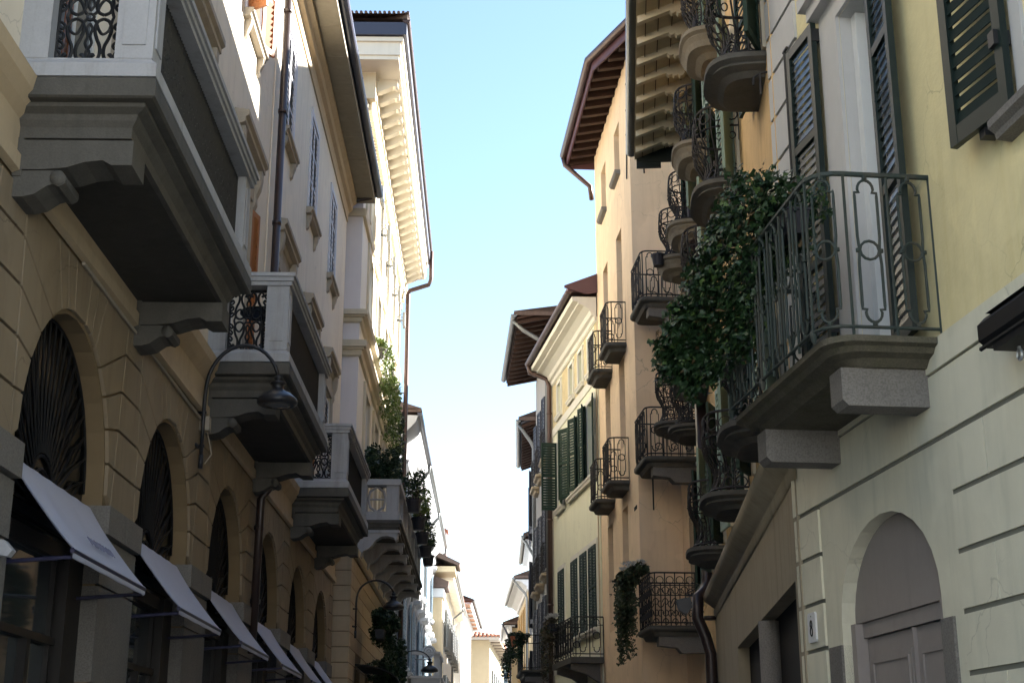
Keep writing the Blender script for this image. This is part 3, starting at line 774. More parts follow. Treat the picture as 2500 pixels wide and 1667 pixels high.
# ================================================================== LEFT: tall cream house with bracketed cornice
T = Fac(-1.105, -2.88, 'L', 39.0)
T.root("palace", "tall cream palace with a deep bracketed cornice, standing beyond the long arcade")
TX = [33.3, 36.1, 38.9, 41.7, 44.2]
mb = T.mb()
wall(mb, 31.0, 45.6, 6.45, 17.7, [(x,1.15,7.5,2.8,0) for x in TX] + [(x,1.15,11.75,2.1,0) for x in TX] + [(x,1.1,14.6,2.1,0) for x in TX], d=.25)
mb.build("wall", M['l3'], T.e)
mb = T.mb(); mb.box(30.97, 31.0, -6, -.25, 6.45, 17.1); mb.box(30.97, 31.0, -.25, 0.0, 6.45, 17.1); mb.build("end_wall", M['l3end'], T.e)
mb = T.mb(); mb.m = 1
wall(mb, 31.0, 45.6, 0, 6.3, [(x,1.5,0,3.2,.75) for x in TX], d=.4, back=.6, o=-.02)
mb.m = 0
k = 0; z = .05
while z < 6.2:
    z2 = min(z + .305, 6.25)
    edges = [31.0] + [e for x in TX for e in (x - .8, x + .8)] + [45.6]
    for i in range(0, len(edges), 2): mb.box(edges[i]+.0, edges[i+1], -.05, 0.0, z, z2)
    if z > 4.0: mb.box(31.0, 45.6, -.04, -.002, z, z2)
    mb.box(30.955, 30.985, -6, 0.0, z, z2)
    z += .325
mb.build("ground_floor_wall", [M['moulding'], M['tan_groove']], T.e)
def band(F, name, m_, s0, s1, prof, ret=True, parent=None):
    mb = F.mb(); cornice(mb, s0, s1, prof)
    if ret:
        d = max(p[0] for p in prof)
        zs = sorted(set(p[1] for p in prof)); 
        for i in range(len(zs)-1):
            zm = (zs[i]+zs[i+1])/2; q = [p[0] for p in prof if abs(p[1]-zm) <= .5*(zs[i+1]-zs[i])+1e-6]; oo = sum(q)/len(q)
            mb.box(s0-oo, s0-.001, -6, oo, zs[i], zs[i+1])
    return mb.build(name, m_, parent or F.e)
band(T, "string_course", M['l3trim'], 30.97, 45.6, [(0,6.28),(.08,6.3),(.10,6.42),(0,6.47)])
band(T, "string_course", M['l3trim'], 30.97, 45.6, [(0,10.7),(.06,10.72),(.08,10.85),(.16,10.9),(.2,11.05),(0,11.08)])
band(T, "string_course", M['l3trim'], 30.97, 45.6, [(0,11.5),(.05,11.52),(.07,11.62),(.17,11.66),(.2,11.78),(0,11.8)])
band(T, "string_course", M['l3trim'], 30.97, 45.6, [(0,14.1),(.07,14.1),(.09,14.28),(0,14.3)])
mb = T.mb(); cornice(mb, 30.97, 45.6, [(0,16.6),(.06,16.62),(.06,16.7),(0,16.7)])
k = 31.0
while k < 45.5: mb.box(k, k+.10, .002, .13, 16.85, 17.02); k += .19
cornice(mb, 30.97, 45.6, [(0,17.04),(.14,17.04),(.18,17.12),(.18,17.22),(.22,17.24),(.22,17.7),(0,17.7)])
mb.box(30.75, 30.97, -6, .22, 17.04, 17.7)
k = -5.0
while k < 0: mb.box(30.84, 30.968, k, k+.1, 16.85, 17.02); k += .19
mb.build("dentil_band", M['l3trim'], T.e)
mb = T.mb()
mb.box(30.1, 45.65, .22, .80, 17.72, 17.82); mb.box(30.1, 30.75, -6, .22, 17.72, 17.82); mb.box(30.75, 45.65, -6, .22, 17.7, 17.82)
mb.box(30.06, 45.68, -6, .84, 17.822, 18.15); mb.box(30.0, 45.7, -6, .90, 18.152, 18.26)
mb.build("cornice", M['l3'], T.e)
def mkmod():
    u = T.unit(); u.prism([(.22,-.0),(.72,-.0),(.72,-.13),(.66,-.17),(.6,-.16),(.45,-.24),(.3,-.30),(.22,-.32)], 0, -.11, .11); return u.mesh("modillion", M['l3'])
k = 31.25
while k < 45.5: link("modillion", shared('mod', mkmod), T.e, T.loc(k, 0, 17.72)); k += .63
for oo in (-.35, -1.3): 
    ob = link("modillion", shared('mod', mkmod), T.e, T.loc(30.97, oo, 17.72), R(-90))
mb = T.mb(); mb.smooth = False
mb.box(29.92, 45.72, .9, .98, 18.28, 18.6); mb.box(29.92, 30.0, -6, .9, 18.28, 18.6)
mb.build("fascia", M['bgutter'], T.e)
mb = T.mb(); mb.box(30.0, 45.7, .80, .895, 18.262, 18.4); half_gutter(mb, 29.9, 45.75, .97, 18.66, .09); mb.build("gutter", M['gutter'], T.e)
mb = T.mb(); roof(mb, 29.9, 45.7, 1.0, 18.82, -3.2, 1.1, hip0=3.4, hip1=2, corr=.11); mb.build("roof", M['dtile'], T.e)
mb = T.mb(); mb.smooth = True
mb.tube([(45.3,1.02,18.6),(45.3,1.02,17.6),(45.25,.95,17.4),(45.15,.32,17.15),(45.1,.27,17),(45.1,.27,9.0),(45.1,.27,3.0)], .075, 8)
for z in (16.2, 13.6, 11.2): mb.tube([(45.1,0,z),(45.1,.27,z)], .018, 5)
mb.build("drainpipe", M['gutter'], T.e)
for k, x in enumerate(TX):
    window(T, x, 7.5, 1.15, 2.8, 'T1', d=.22, surround=(.24, .06), smat=M['l3trim'])
    window(T, x, 11.8, 1.15, 2.05, 'T2', d=.22, surround=(.2, .05), smat=M['l3trim'])
    window(T, x, 14.6, 1.1, 2.1, 'T3', d=.22, surround=(.2, .05), smat=M['l3trim'])
for k in range(6):
    mb = T.mb(); x = 31.85 + 2.8*k
    if x < 45.5: mb.box(x-.28, x+.28, 0, .05, 14.32, 16.55); mb.box(x-.33, x+.33, 0, .08, 16.35, 16.58); mb.build("pilaster", M['l3trim'], T.e)
# stone balcony with pierced panels
mb = T.mb(); s0, s1, d = 31.95, 43.6, 1.0
mb.m = 0
for z0, z1, i in ((7.08,7.16,0),(7.0,7.08,.05),(6.94,7.0,.09)): mb.box(s0+i, s1-i, 0, d-i, z0, z1-.002)
bal = mb.build("balcony", [M['soot'], M['balc']], T.e)
mb = T.mb(); dd = d - .06
def post(a, b, c, e): mb.box(a, b, c, e, 7.36, 7.96)
mb.box(s0+.06, s1-.06, .0, dd, 7.16, 7.358)
post(s0+.08, s0+.36, dd-.3, dd-.02); post(s0+.08, s0+.3, 0, .2)
k = s0 + 1.9
while k < s1 - .2: post(k-.15, k+.15, dd-.26, dd-.02); k += 1.95
post(s1-.36, s1-.08, dd-.3, dd-.02)
mb.box(s0+.03, s1-.03, dd-.3, dd+.02, 7.962, 8.1); mb.box(s0+.03, s0+.4, 0, dd-.3, 7.962, 8.1); mb.box(s1-.4, s1-.03, 0, dd-.3, 7.962, 8.1)
def pierced(rr, L_):
    n = max(1, round(L_/.34))
    for k in range(n):
        c = L_*(k+.5)/n; hw = L_/n*.44
        for g_ in (1, -1): rr.line([(c, 7.37), (c+g_*hw*.8, 7.48), (c+g_*hw, 7.66), (c+g_*hw*.8, 7.84), (c, 7.95)], .03, 5)
        rr.line([(c-hw*.9, 7.66), (c+hw*.9, 7.66)], .022, 5)
rr = Rail(mb, Plan([(s0+.22, .2), (s0+.22, dd-.3)])); pierced(rr, rr.pl.L)
k = s0 + .36
while k < s1 - .5:
    e = min(k + 1.55, s1-.36); rr = Rail(mb, Plan([(k, dd-.14), (e, dd-.14)])); pierced(rr, rr.pl.L); k += 1.95
mb.build("balustrade", M['balc'], bal)
def mktcorb():
    u = T.unit()
    u.prism([(0,0),(.92,0),(.92,-.2),(.86,-.24),(.84,-.17),(.7,-.13),(.55,-.14),(.42,-.22),(.34,-.34),(.26,-.42),(.14,-.47),(.1,-.6),(0,-.62)], 0, -.16, .16)
    u.prism([(0,.0),(.96,.0),(.96,-.06),(0,-.06)], 0, -.2, .2); return u.mesh("bracket", M['balc'])
k = s0 + .25
while k < s1: link("bracket", shared('tcorb', mktcorb), bal, T.loc(k, 0, 6.935)); k += 1.87
street_lamp(T, 31.6, 5.25, .85, .5, "black lamp on a curved arm under the pierced stone balcony", .88)
# flood lamps high on the front
def mkflood():
    u = T.unit(); u.box(-.2,.2,.22,.30,-.22,.22); u.tube([(0,0,0),(0,.22,0)], .03, 5); u.box(-.06,.06,0,.04,-.1,.1); u.tube([(-.22,.2,-.15),(-.22,.02,0),(-.22,.2,.15)], .015, 4); return u.mesh("floodlight", M['ggutter'])
FL = ["grey floodlight high on the tall cream palace, nearest its lit corner", "grey floodlight on the tall cream palace, second along the row", "grey floodlight on the tall cream palace, third along the row",
      "grey floodlight on the tall cream palace, fourth along the row", "grey floodlight on the tall cream palace, last before the drainpipe"]
for k, s_ in enumerate((33.2, 35.9, 38.3, 40.9, 43.4)):
    tag(link("floodlight", shared('fl', mkflood), None, T.W(s_, 0, 15.55), T.rz), FL[k], "floodlight", "floodlights on the tall palace")

# ================================================================== LEFT: row of far houses
A4 = Fac(-.82, -3.22, 'L', 62.0)
A4.root("townhouse", "long white townhouse with moulded eaves and pale blue shutters, beyond the tall palace")
mb = A4.mb(); X4 = [49.6 + 3.3*k for k in range(9)]
wall(mb, 47.4, 78.0, 0, 13.0, [(x,1.1,9.4,2.2,0) for x in X4] + [(x,1.1,5.4,2.5,0) for x in X4] + [(x,1.6,0,3.3,0) for x in X4], d=.2)
mb.build("wall", M['white'], A4.e)
mb = A4.mb(); cornice(mb, 47.3, 78.1, [(0,12.4),(.08,12.42),(.10,12.6),(.16,12.7),(.30,12.85),(.5,13.05),(.62,13.2),(.66,13.36),(.7,13.40),(0,13.42)]); mb.build("cornice", M['white'], A4.e)
mb = A4.mb(); half_gutter(mb, 47.3, 56, .74, 13.5, .085); mb.build("gutter", M['bgutter'], A4.e)
mb = A4.mb(); half_gutter(mb, 56.0, 78.2, .74, 13.5, .085); mb.smooth = True
for s_ in (55.8, 66.5, 77.5): mb.tube([(s_,.74,13.45),(s_+.05,.70,13.2),(s_+.4,.1,12.5),(s_+.4,.08,3)], .06, 6)
mb.build("gutter", M['ggutter'], A4.e)
mb = A4.mb(); roof(mb, 47.3, 78.1, .8, 13.66, -4, 1.8, hip0=1); mb.build("roof", M['dtile'], A4.e)
def ped4():
    u = A4.unit(); u.prism([(0,-.3),(.05,-.3),(.08,-.05),(.3,.0),(.34,.12),(0,.18)], 0, -.95, .95); u.prism([(0,-.85),(.06,-.85),(.2,-.3),(0,-.3)], 0, -.85, -.68); u.prism([(0,-.85),(.06,-.85),(.2,-.3),(0,-.3)], 0, .68, .85); return u.mesh("cornice", M['white'])
BL = [M['blue_shut'], M['blue_shut']]
for k, x in enumerate(X4):
    for z, h, kk in ((9.4, 2.2, 'a'), (5.4, 2.5, 'b')):
        wo = window(A4, x, z, 1.1, h, 'A4' + kk, surround=(.16,.05), smat=M['white'], sill=(.3,.2,.14))
        link("cornice", shared('p4', ped4), wo, (0, 0, h + .42))
        if k % 2 == 0:
            leaf_obj(A4, 'A4s'+kk, .55, h, BL, wo, (.05, -.56, 0), R(-168), nslat=18, hinge=0); leaf_obj(A4, 'A4s'+kk, .55, h, BL, wo, (.05, .56, 0), R(168), nslat=18, hinge=1)
        else:
            leaf_obj(A4, 'A4s'+kk, .55, h, BL, wo, (.03, -.55, 0), 0, nslat=18, hinge=0); leaf_obj(A4, 'A4s'+kk, .55, h, BL, wo, (.03, .55, 0), 0, nslat=18, hinge=1)
mb = A4.mb(); mb.box(56.2, 60.2, 0, 1.25, 4.9, 5.2); mb.box(56.1, 60.3, 0, 1.32, 5.2, 5.3)
b4 = mb.build("balcony", M['white'], A4.e)
mb = A4.mb()
for s_ in (56.3, 59.9): mb.box(s_, s_+.2, 1.0, 1.2, 5.3, 6.1)
k = 56.6
while k < 59.9: mb.box(k, k+.1, 1.05, 1.15, 5.3, 6.1); k += .26
mb.box(56.2, 60.2, .98, 1.25, 6.1, 6.22); mb.box(56.2,56.42,0,1.2,6.1,6.22)
mb.build("balustrade", M['white'], b4)
for s_ in (56.6, 59.6):
    mb = A4.mb(); mb.prism([(0,4.9),(1.0,4.9),(1.0,4.7),(.5,4.5),(.2,4.1),(0,4.0)], 0, s_, s_+.25); mb.build("bracket", M['white'], b4)
street_lamp(A4, 49.5, 5.2, 1.1, .5, "black lamp on a curved arm in front of the white house with blue shutters", 1.1)
# round sign on a bracket
t = A4.thing("round_sign", 60.5, 0, 6.55, "round white sign on a bracket, in front of the white townhouse", "sign")
u = MB(lambda x, y, z: (x, y, z)); u.smooth = False
u.loft([[(.62 + .28*math.cos(2*math.pi*k/24), yy, .28*math.sin(2*math.pi*k/24)) for k in range(24)] for yy in (-.05, .05)]); u.build("disc", M['plate'], t)
u = MB(); u.tube([(.62+.2*math.cos(2*math.pi*k/20), -.055, .2*math.sin(2*math.pi*k/20)) for k in range(20)], .012, 4, True); u.tube([(.62+.09*math.cos(2*math.pi*k/16), -.055, .09*math.sin(2*math.pi*k/16)) for k in range(16)], .012, 4, True); u.build("ring", M['ggutter'], t)
u = MB(); u.tube([(0,0,-.3),(.62,0,-.3)], .03, 6); u.tube([(.62,0,-.3),(.62,0,-.28)], .03, 6); u.build("bracket", M['steel'], t)
# chimneys above
def chimney(x, y, z, h, label, wx=.5):
    c_ = tag(link("chimney", None, None, (x, y, z)), label, "chimney")
    u = MB(); u.box(-wx, wx, -.5, .5, -2.5, h); u.build("stack", M['pink'], c_)
    u = MB(); u.box(-wx-.08, wx+.08, -.58, .58, h, h+.12); u.prism([(-wx-.05,h+.12),(wx+.05,h+.12),(0,h+.45)], 1, -.5, .5); u.build("cap", M['tile'], c_)
chimney(-4.35, 84, 14.6, .75, "pink plastered chimney just past the end of the white townhouse eaves")

A6 = Fac(-.35, -3.42, 'L', 90.0)
A6.root("townhouse", "pink-ended house with a cream sunlit front and cream bracketed eaves, far down the left")
mb = A6.mb(); X6 = [81 + 3.2*k for k in range(7)]
wall(mb, 79.0, 102.0, 0, 11.9, [(x,1.1,8.4,2.1,0) for x in X6] + [(x,1.1,4.6,2.3,0) for x in X6], d=.18)
mb.build("wall", M['l3'], A6.e)
mb = A6.mb(); mb.box(78.96, 79.0, -6, 0, 0, 11.9); mb.build("end_wall", M['pink'], A6.e)
mb = A6.mb(); mb.box(78.6, 102.1, -.3, .7, 12.1, 12.2); cornice(mb, 79, 102, [(0,11.7),(.1,11.75),(.2,12.0),(.25,12.1),(0,12.1)])
k = 79.0
while k < 102: mb.box(k, k+.16, .1, .66, 11.95, 12.098); k += .8
mb.build("cornice", M['l3'], A6.e)
mb = A6.mb(); half_gutter(mb, 78.6, 102.2, .78, 12.4, .1); mb.smooth = True
mb.tube([(95.5,.78,12.3),(95.5,.7,12.0),(95.4,.1,11.5),(95.4,.08,3)], .07, 6); mb.tube([(79.2,.1,12),(79.2,.1,3)], .07, 6); mb.build("gutter", M['ggutter'], A6.e)
mb = A6.mb(); roof(mb, 78.5, 102.1, .8, 12.5, -4, 1.7, corr=.28); mb.build("roof", M['tile'], A6.e)
for k, x in enumerate(X6):
    for z, h, kk in ((8.4, 2.1, 'a'), (4.6, 2.3, 'b')):
        wo = window(A6, x, z, 1.1, h, 'A6' + kk, surround=(.14,.04), smat=M['white'])
        for g_, hg in ((-.56, 0), (.56, 1)): leaf_obj(A6, 'A6s'+kk, .55, h, [M['ggutter'], M['ggutter']], wo, (.05, g_, 0), R(-150 if hg == 0 else 150), nslat=12, hinge=hg)
def small_balcony(F, s, z, w_, d, label_mat, key, rail=1.0, motif='bars', parent=None, t=.012, slabm=None, brk=True, n=14):
    """balcony (slab) > railing, bracket"""
    def mks():
        u = F.unit(); hw = w_/2
        slab_mb(u, plan_round(w_, d, min(.18, d*.4), 4), [(.14,-.2),(.1,-.12),(.02,-.09),(0,-.06),(0,0)]); return u.mesh("balcony", slabm or M['soot'])
    b = link("balcony", shared((key,'s',F.sg), mks), F.e, F.loc(s, 0, z))
    def mkr():
        u = F.unit(); pl = Plan(plan_round(w_-.08, d-.05, min(.15, d*.4), 5)); rr = Rail(u, pl)
        rr.run(rail, t*1.5, 5); rr.run(.06, t*1.2, 4)
        if motif == 'bars':
            m = int(pl.L/.12)
            for k in range(m+1): rr.bar(pl.L*k/m, .02, rail, t)
        elif motif == 'key':
            m = max(3, round(pl.L/.34))
            for k in range(m):
                c = pl.L*(k+.5)/m; rr.key(c, .17, .09, rail-.02, t, 4); rr.bar(pl.L*k/m, .0, rail, t*1.1)
            rr.bar(pl.L, 0, rail, t*1.1)
        else:
            m = max(3, round(pl.L/.2))
            for k in range(m+1): rr.bar(pl.L*k/m, .0, rail, t)
            for k in range(m):
                c = pl.L*(k+.5)/m; q = pl.L/m*.36
                for zz, v in ((.22,1),(.42,-1),(.62,1)): rr.line([(c + q*math.cos(a)*(1-a/9), zz*rail + v*q*1.3*math.sin(a)*(1-a/9)) for a in [i*.6 for i in range(13)]], t*.8)
                rr.ring(c, rail*.86, q, t*.8)
            rr.run(rail*.76, t)
        return u.mesh("railing", label_mat)
    link("railing", shared((key,'r',F.sg), mkr), b)
    if brk:
        def mkb():
            u = F.unit(); u.prism([(0,-.2),(d*.85,-.2),(d*.85,-.34),(d*.5,-.36),(d*.42,-.44),(0,-.46)], 0, -.09, .09); return u.mesh("bracket", M['granite'])
        for g_ in (-1, 1): link("bracket", shared((key,'b',F.sg), mkb), b, (0, g_*(w_/2-.25), 0))
    return b
for k, s_ in enumerate((81, 84.2, 87.4, 90.6)): small_balcony(A6, s_, 4.5, 1.7, .7, M['iron'], 'A6b', motif='scroll', brk=False)
A5 = Fac(-.5, -3.05, 'L', 77.0)
A5.root("house", "narrow house with two small dark overhanging roofs, between the white and pink houses")
mb = A5.mb(); wall(mb, 76.6, 78.8, 0, 11.4, [], d=.2, deep=3); mb.build("wall", M['sand'], A5.e)
mb = A5.mb(); mb.prism([(.9,12.3),(.95,12.45),(-1.6,13.7),(-1.6,13.3)], 0, 75.9, 78.6); mb.prism([(.3,11.2),(.35,11.5),(-1.6,12.3),(-1.6,11.2)], 0, 76.2, 78.7); mb.build("roof", M['dtile'], A5.e)
mb = A5.mb(); mb.box(76.0, 78.5, -1.6, .7, 12.0, 12.28); mb.build("soffit", M['plank'], A5.e)
mb = A5.mb(); mb.box(76.3, 78.6, -1.6, .1, 10.7, 11.15); mb.build("eaves_box", M['white'], A5.e)
A8 = Fac(.5, -4.5, 'L', 111.0)
A8.root("townhouse", "small white sunlit house with brown coffered eaves, last before the facing tiled house")
mb = A8.mb(); X8 = [104.5, 108, 111.5, 115, 118.5]
wall(mb, 102.5, 121, 0, 13.0, [(x,1.1,9,2,0) for x in X8] + [(x,1.1,5,2.2,0) for x in X8], d=.15); mb.build("wall", M['white'], A8.e)
mb = A8.mb(); mb.box(101.5, 121.3, -.3, .75, 13.3, 13.38); mb.build("soffit", M['brown_shut'], A8.e)
mb = A8.mb(); cornice(mb, 101.5, 121.3, [(0,12.7),(.15,12.8),(.2,13.28),(0,13.28)]); mb.box(101.4,121.4,.6,.78,13.2,13.295)
k = 101.5
while k < 121.5: mb.box(k-.15, k+.15, .2, .6, 13.2, 13.296); k += 3.27
mb.build("cornice", M['white'], A8.e)
mb = A8.mb(); roof(mb, 101.3, 121.4, .9, 13.52, -4, 1.8); mb.build("roof", M['dtile'], A8.e)
mb = A8.mb(); half_gutter(mb, 101.3, 121.4, .9, 13.5, .1); mb.build("gutter", M['ggutter'], A8.e)
for x in X8:
    for z, h, kk in ((9,2,'a'),(5,2.2,'b')): window(A8, x, z, 1.1, h, 'A8'+kk, d=.13, surround=(.14,.05), smat=M['l3trim'])
# house that closes the street
A9 = Fac(2.15, -6.64, 'L', 139.0)
A9.root("house", "beige house with a red tiled hipped roof closing the end of the street")
mb = A9.mb(); X9 = [129.5, 133.5, 137.5, 141.5, 146]
wall(mb, 125, 153, 0, 12.8, [(x,1.1,8.4,2.1,0) for x in X9], d=.15, deep=9); mb.build("wall", M['beige'], A9.e)
mb = A9.mb(); mb.box(123.9, 154, -10.4, .85, 12.8, 12.86); mb.build("soffit", M['timber'], A9.e)
mb = A9.mb()
k = 124.4
while k < 153.5: mb.box(k, k+.2, 0, .83, 12.62, 12.797); k += 3.1
mb.box(123.85, 154.05, .83, .9, 12.74, 12.98); mb.box(123.83, 123.9, -10.4, .83, 12.74, 12.98); mb.build("fascia", M['cool_grey'], A9.e)
mb = A9.mb(); roof(mb, 123.8, 154, .95, 13.02, -4.6, 1.15, hip0=4.2, hip1=4, corr=.34); mb.build("roof", M['tile'], A9.e)
for x in X9:
    wo = window(A9, x, 8.4, 1.1, 2.1, 'A9', d=.13, surround=(.14,.05), smat=M['white'])
    for g_, hg in ((-.56, 0), (.56, 1)): leaf_obj(A9, 'A9s', .55, 2.1, [M['ggutter'], M['ggutter']], wo, (.05, g_, 0), R(-170 if hg == 0 else 170), nslat=12, hinge=hg)
street_lamp(A6, 92.5, 5.6, 1.3, .5, "small dark street lamp low at the far end, before the pink-ended house", 1.4)
# ================================================================== RIGHT: yellow house with number 8
Y = Fac(-6.446, 4.0, 'R', 8.5)
Y.root("house", "yellow plastered house with a grey-green ground floor, arched door and number 8 plate")
DS, DWD, DSP, DRI = 10.355, 2.02, 2.83, .72
mb = Y.mb()
wall(mb, 3.6, 12.42, 4.53, 13.0, [(10.05,.84,4.56,3.3,0), (6.78,1.2,5.54,2.2,0), (10.05,1.0,9.3,2.4,0), (7.0,1.2,9.3,2.2,0)], d=.3)
mb.build("wall", M['yellow'], Y.e)
mb = Y.mb(); mb.m = 0
wall(mb, 3.6, 12.42, 0, 4.53, [(DS, DWD, 0, DSP, DRI), (6.2, 2.2, 0, 3.0, 0)], d=.2, o=.012)
# proud rusticated blocks
def blk(a, b, c, d_, e=.032): mb.box(a+.008, b-.008, .012, e, c+.018, d_-.018)
CZ = [-.1, .3, .70, 1.10, 1.49, 1.885, 2.275, 2.665, 3.055, 3.45, 3.85]
for j in range(len(CZ)-1):
    a, b = CZ[j], CZ[j+1]
    blk(11.74, 12.42, a, b)
    cuts = ([9.0, 8.42, 7.85] if j % 2 == 0 else [9.0, 8.0, 7.3])
    if j % 2 == 1: cuts = [9.0, 8.42, 7.5]
    else: cuts = [9.0, 7.9]
    prev = 8.99
    for c_ in cuts[1:] + [6.0, 4.8, 3.6]:
        if b > 3.05 or not (c_ < 7.3 and prev > 5.1): blk(c_, prev, a, b)
        prev = c_
mb.box(3.6, 12.42, .012, .036, 3.87, 4.30); mb.box(3.6, 12.42, .012, .048, 4.318, 4.53)
mb.box(9.0, 11.73, .012, .030, DSP+DRI+.02, 3.845) if False else None
mb.m = 1
for c_ in CZ[1:]: mb.box(11.735, 12.42, .012, .016, c_-.019, c_+.019); mb.box(3.6, 8.995, .012, .016, c_-.019, c_+.019)  # dark strips paint the shadow into the grooves between blocks
mb.box(3.6, 12.42, .012, .017, 4.295, 4.325); mb.box(3.6, 12.42, .012, .017, 3.845, 3.872)
gf = mb.build("ground_floor_wall", [M['sage'], M['sage_groove']], Y.e)
mb = Y.mb()
for (a, b) in ((7.6, 7.6),): pass
# upper quoin strip by the corner
for (c0, c1) in ((4.55,5.48),(5.5,5.94),(5.96,6.40),(6.42,6.85),(6.87,7.30),(7.32,7.77),(7.79,8.23),(8.25,8.66),(8.68,9.1),(9.12,9.6),(9.62,10.1)):
    mb.box(11.56, 12.42, 0, .03, c0+.012, c1-.012)
mb.m = 1; mb.box(11.57, 12.42, 0, .008, 4.55, 10.1)
mb.build("quoin", [M['grey_quoin'], M['sage_groove']], Y.e)
# stone jambs
for a_, b_ in ((DS-DWD/2-.2, DS-DWD/2), (DS+DWD/2, DS+DWD/2+.30)):
    mb = Y.mb(); mb.box(a_, b_, -.3, .034, 0, 2.655); mb.build("door_jamb", M['granite'], Y.e)
# door
mb = Y.mb(); o0 = -.10
A = arc_pts(DS, DSP, DWD/2-.005, DRI-.005, 20)
mb.prism([(DS-DWD/2+.005, 2.82)] + A + [(DS+DWD/2-.005, 2.82)], 1, o0-.05, o0)
mb.box(DS-DWD/2, DS-DWD/2+.16, -.18, -.04, 0, 2.815); mb.box(DS+DWD/2-.10, DS+DWD/2, -.18, -.06, 0, 2.815)
mb.box(DS-DWD/2+.16, DS+DWD/2-.1, -.18, -.125, 2.70, 2.815)
dr = mb.build("door", M['taupe'], Y.e)
mb = Y.mb(); l, r_ = DS-DWD/2+.17, DS+DWD/2-.11; o0 = -.155; mid = l + (r_-l)*.42
mb.box(l, r_, o0-.04, o0, 0, 2.69)
for (a, b) in ((l+.03, mid-.03), (mid+.03, r_-.03)):
    for (c_, e) in ((.15, .78), (.85, 1.35), (1.42, 2.56)):
        mb.box(a+.06, b-.06, o0, o0+.012, c_, e)
        for q in (a+.10, b-.10-.02): mb.box(q, q+.02, o0+.012, o0+.026, c_+.05, e-.05)
        for q in (c_+.05, e-.07): mb.box(a+.12, b-.12, o0+.012, o0+.026, q, q+.02)
        if c_ > 1: mb.box(a+.12, b-.12, o0+.012, o0+.016, 2.0, 2.008)
mb.box(mid-.012, mid+.012, o0, o0+.03, 0, 2.69)
mb.build("door_leaf", M['taupe'], dr)
# number plate
t = Y.thing("house_number", 12.03, .034, 2.86, "white house number plate reading 8 beside the arched door", "sign")
u = Y.unit(); c = .018; hw, hh = .105, .125
u.prism([(-hw, -hh+c), (-hw+c, -hh), (hw-c, -hh), (hw, -hh+c), (hw, hh-c), (hw-c, hh), (-hw+c, hh), (-hw, hh-c)], 1, 0, .018); u.build("plate", M['plate'], t)
u = Y.unit()
for (zc, rx, rz_) in ((.028, .022, .03), (-.036, .028, .036)): u.tube([(rx*math.cos(2*math.pi*k/18), .02, zc + rz_*math.sin(2*math.pi*k/18)) for k in range(18)], .0065, 5, True)
u.tube([(0,.018,.094),(0,.022,.094)], .006, 6); u.build("numeral", M['ink'], t)
# french door with shutters
wo = window(Y, 10.05, 4.56, .84, 3.3, 'Y1', d=.28, gmat=M['pale_glass'], bars=0, mull=True)
mb = Y.unit()
for s_ in (-.2, .2):
    for z in (.85, 1.62, 2.42): mb.box(s_-.16, s_+.16, -.285, -.235, z-.035, z+.035)
    mb.box(s_-.16, s_+.16, -.27, -.245, .06, .82)
mb.box(-.404, -.35, -.27, -.12, 0, 3.28); mb.box(.30, .404, -.27, -.10, 0, 3.28)
mb.build("sash_bars", M['white_frame'], wo)
mb = Y.unit(); mb.box(.405, .418, -.27, -.002, 0, 3.3); mb.box(-.418, -.405, -.27, -.002, 0, 3.3); mb.box(-.405, .405, -.27, -.002, 3.287, 3.298); mb.box(.42, .84, 0, .03, 0, 3.5); mb.box(-.58, -.42, 0, .03, 0, 3.5); mb.box(-.42, .42, 0, .03, 3.3, 3.5); mb.box(-.7,.9,0,.12,3.5,3.62); mb.box(-.76,.96,0,.18,3.62,3.74)
mb.build("surround", M['grey_quoin'], wo)
GS = [M['green_shut'], M['green_slat']]
leaf_obj(Y, 'Y1', .60, 3.42, GS, wo, (.055, -.85, .06), R(4), flip=True, nslat=40, hinge=0, midrails=(.36, .70), th=.05, frame=.075)
leaf_obj(Y, 'Y1', .54, 3.42, GS, wo, (.055, .43, .06), R(-6), flip=True, nslat=40, hinge=1, midrails=(.36, .70), th=.05, frame=.075)
mb = Y.unit(); mb.tube([(1.52,.13,.2),(1.52,.13,3.55)], .014, 5); mb.tube([(1.44,.13,3.55),(1.55,.13,3.55)], .016, 5); mb.box(.84,.90,.03,.1,3.3,3.42); mb.box(.84,.90,.03,.1,.6,.72); mb.build("shutter_bar", M['iron'], wo)
# second window
wo = window(Y, 6.78, 5.54, 1.2, 2.2, 'Y2', d=.25, gmat=M['pale_glass'], bars=2)
mb = Y.unit(); mb.prism([(0,.0),(.15,.0),(.15,-.05),(.11,-.08),(.10,-.12),(0,-.13)], 0, -.92, .92); mb.build("sill", M['granite'], wo)
mb = Y.unit(); mb.box(.6,.74,0,.025,0,2.3); mb.box(-.74,-.6,0,.025,0,2.3); mb.box(-.6,.6,0,.025,2.2,2.35); mb.build("surround", M['grey_quoin'], wo)
leaf_obj(Y, 'Y2', .66, 2.4, [M['green_shut'], M['matte_green']], wo, (.055, -.72, .02), R(8), flip=True, nslat=22, hinge=0, midrails=(.5,), th=.05, frame=.085)
leaf_obj(Y, 'Y2', .66, 2.4, [M['green_shut'], M['matte_green']], wo, (.07, .72, .02), R(-10), flip=True, nslat=22, hinge=1, midrails=(.5,), th=.05, frame=.085)
mb = Y.unit(); mb.box(.74,.82,.03,.14,.45,.55); mb.build("hinge", M['iron'], wo)
mb = Y.unit(); mb.box(1.02, 1.10, .02, .12, -.04, .05); mb.build("shutter_stop", M['iron'], wo)
mb = Y.unit(); mb.tube([(1.4,.1,1.2),(1.42,.13,1.35)], .02, 5); mb.build("latch", M['iron'], wo)
window(Y, 10.05, 9.3, 1.0, 2.4, 'Y3'); window(Y, 7.0, 9.3, 1.2, 2.2, 'Y4')
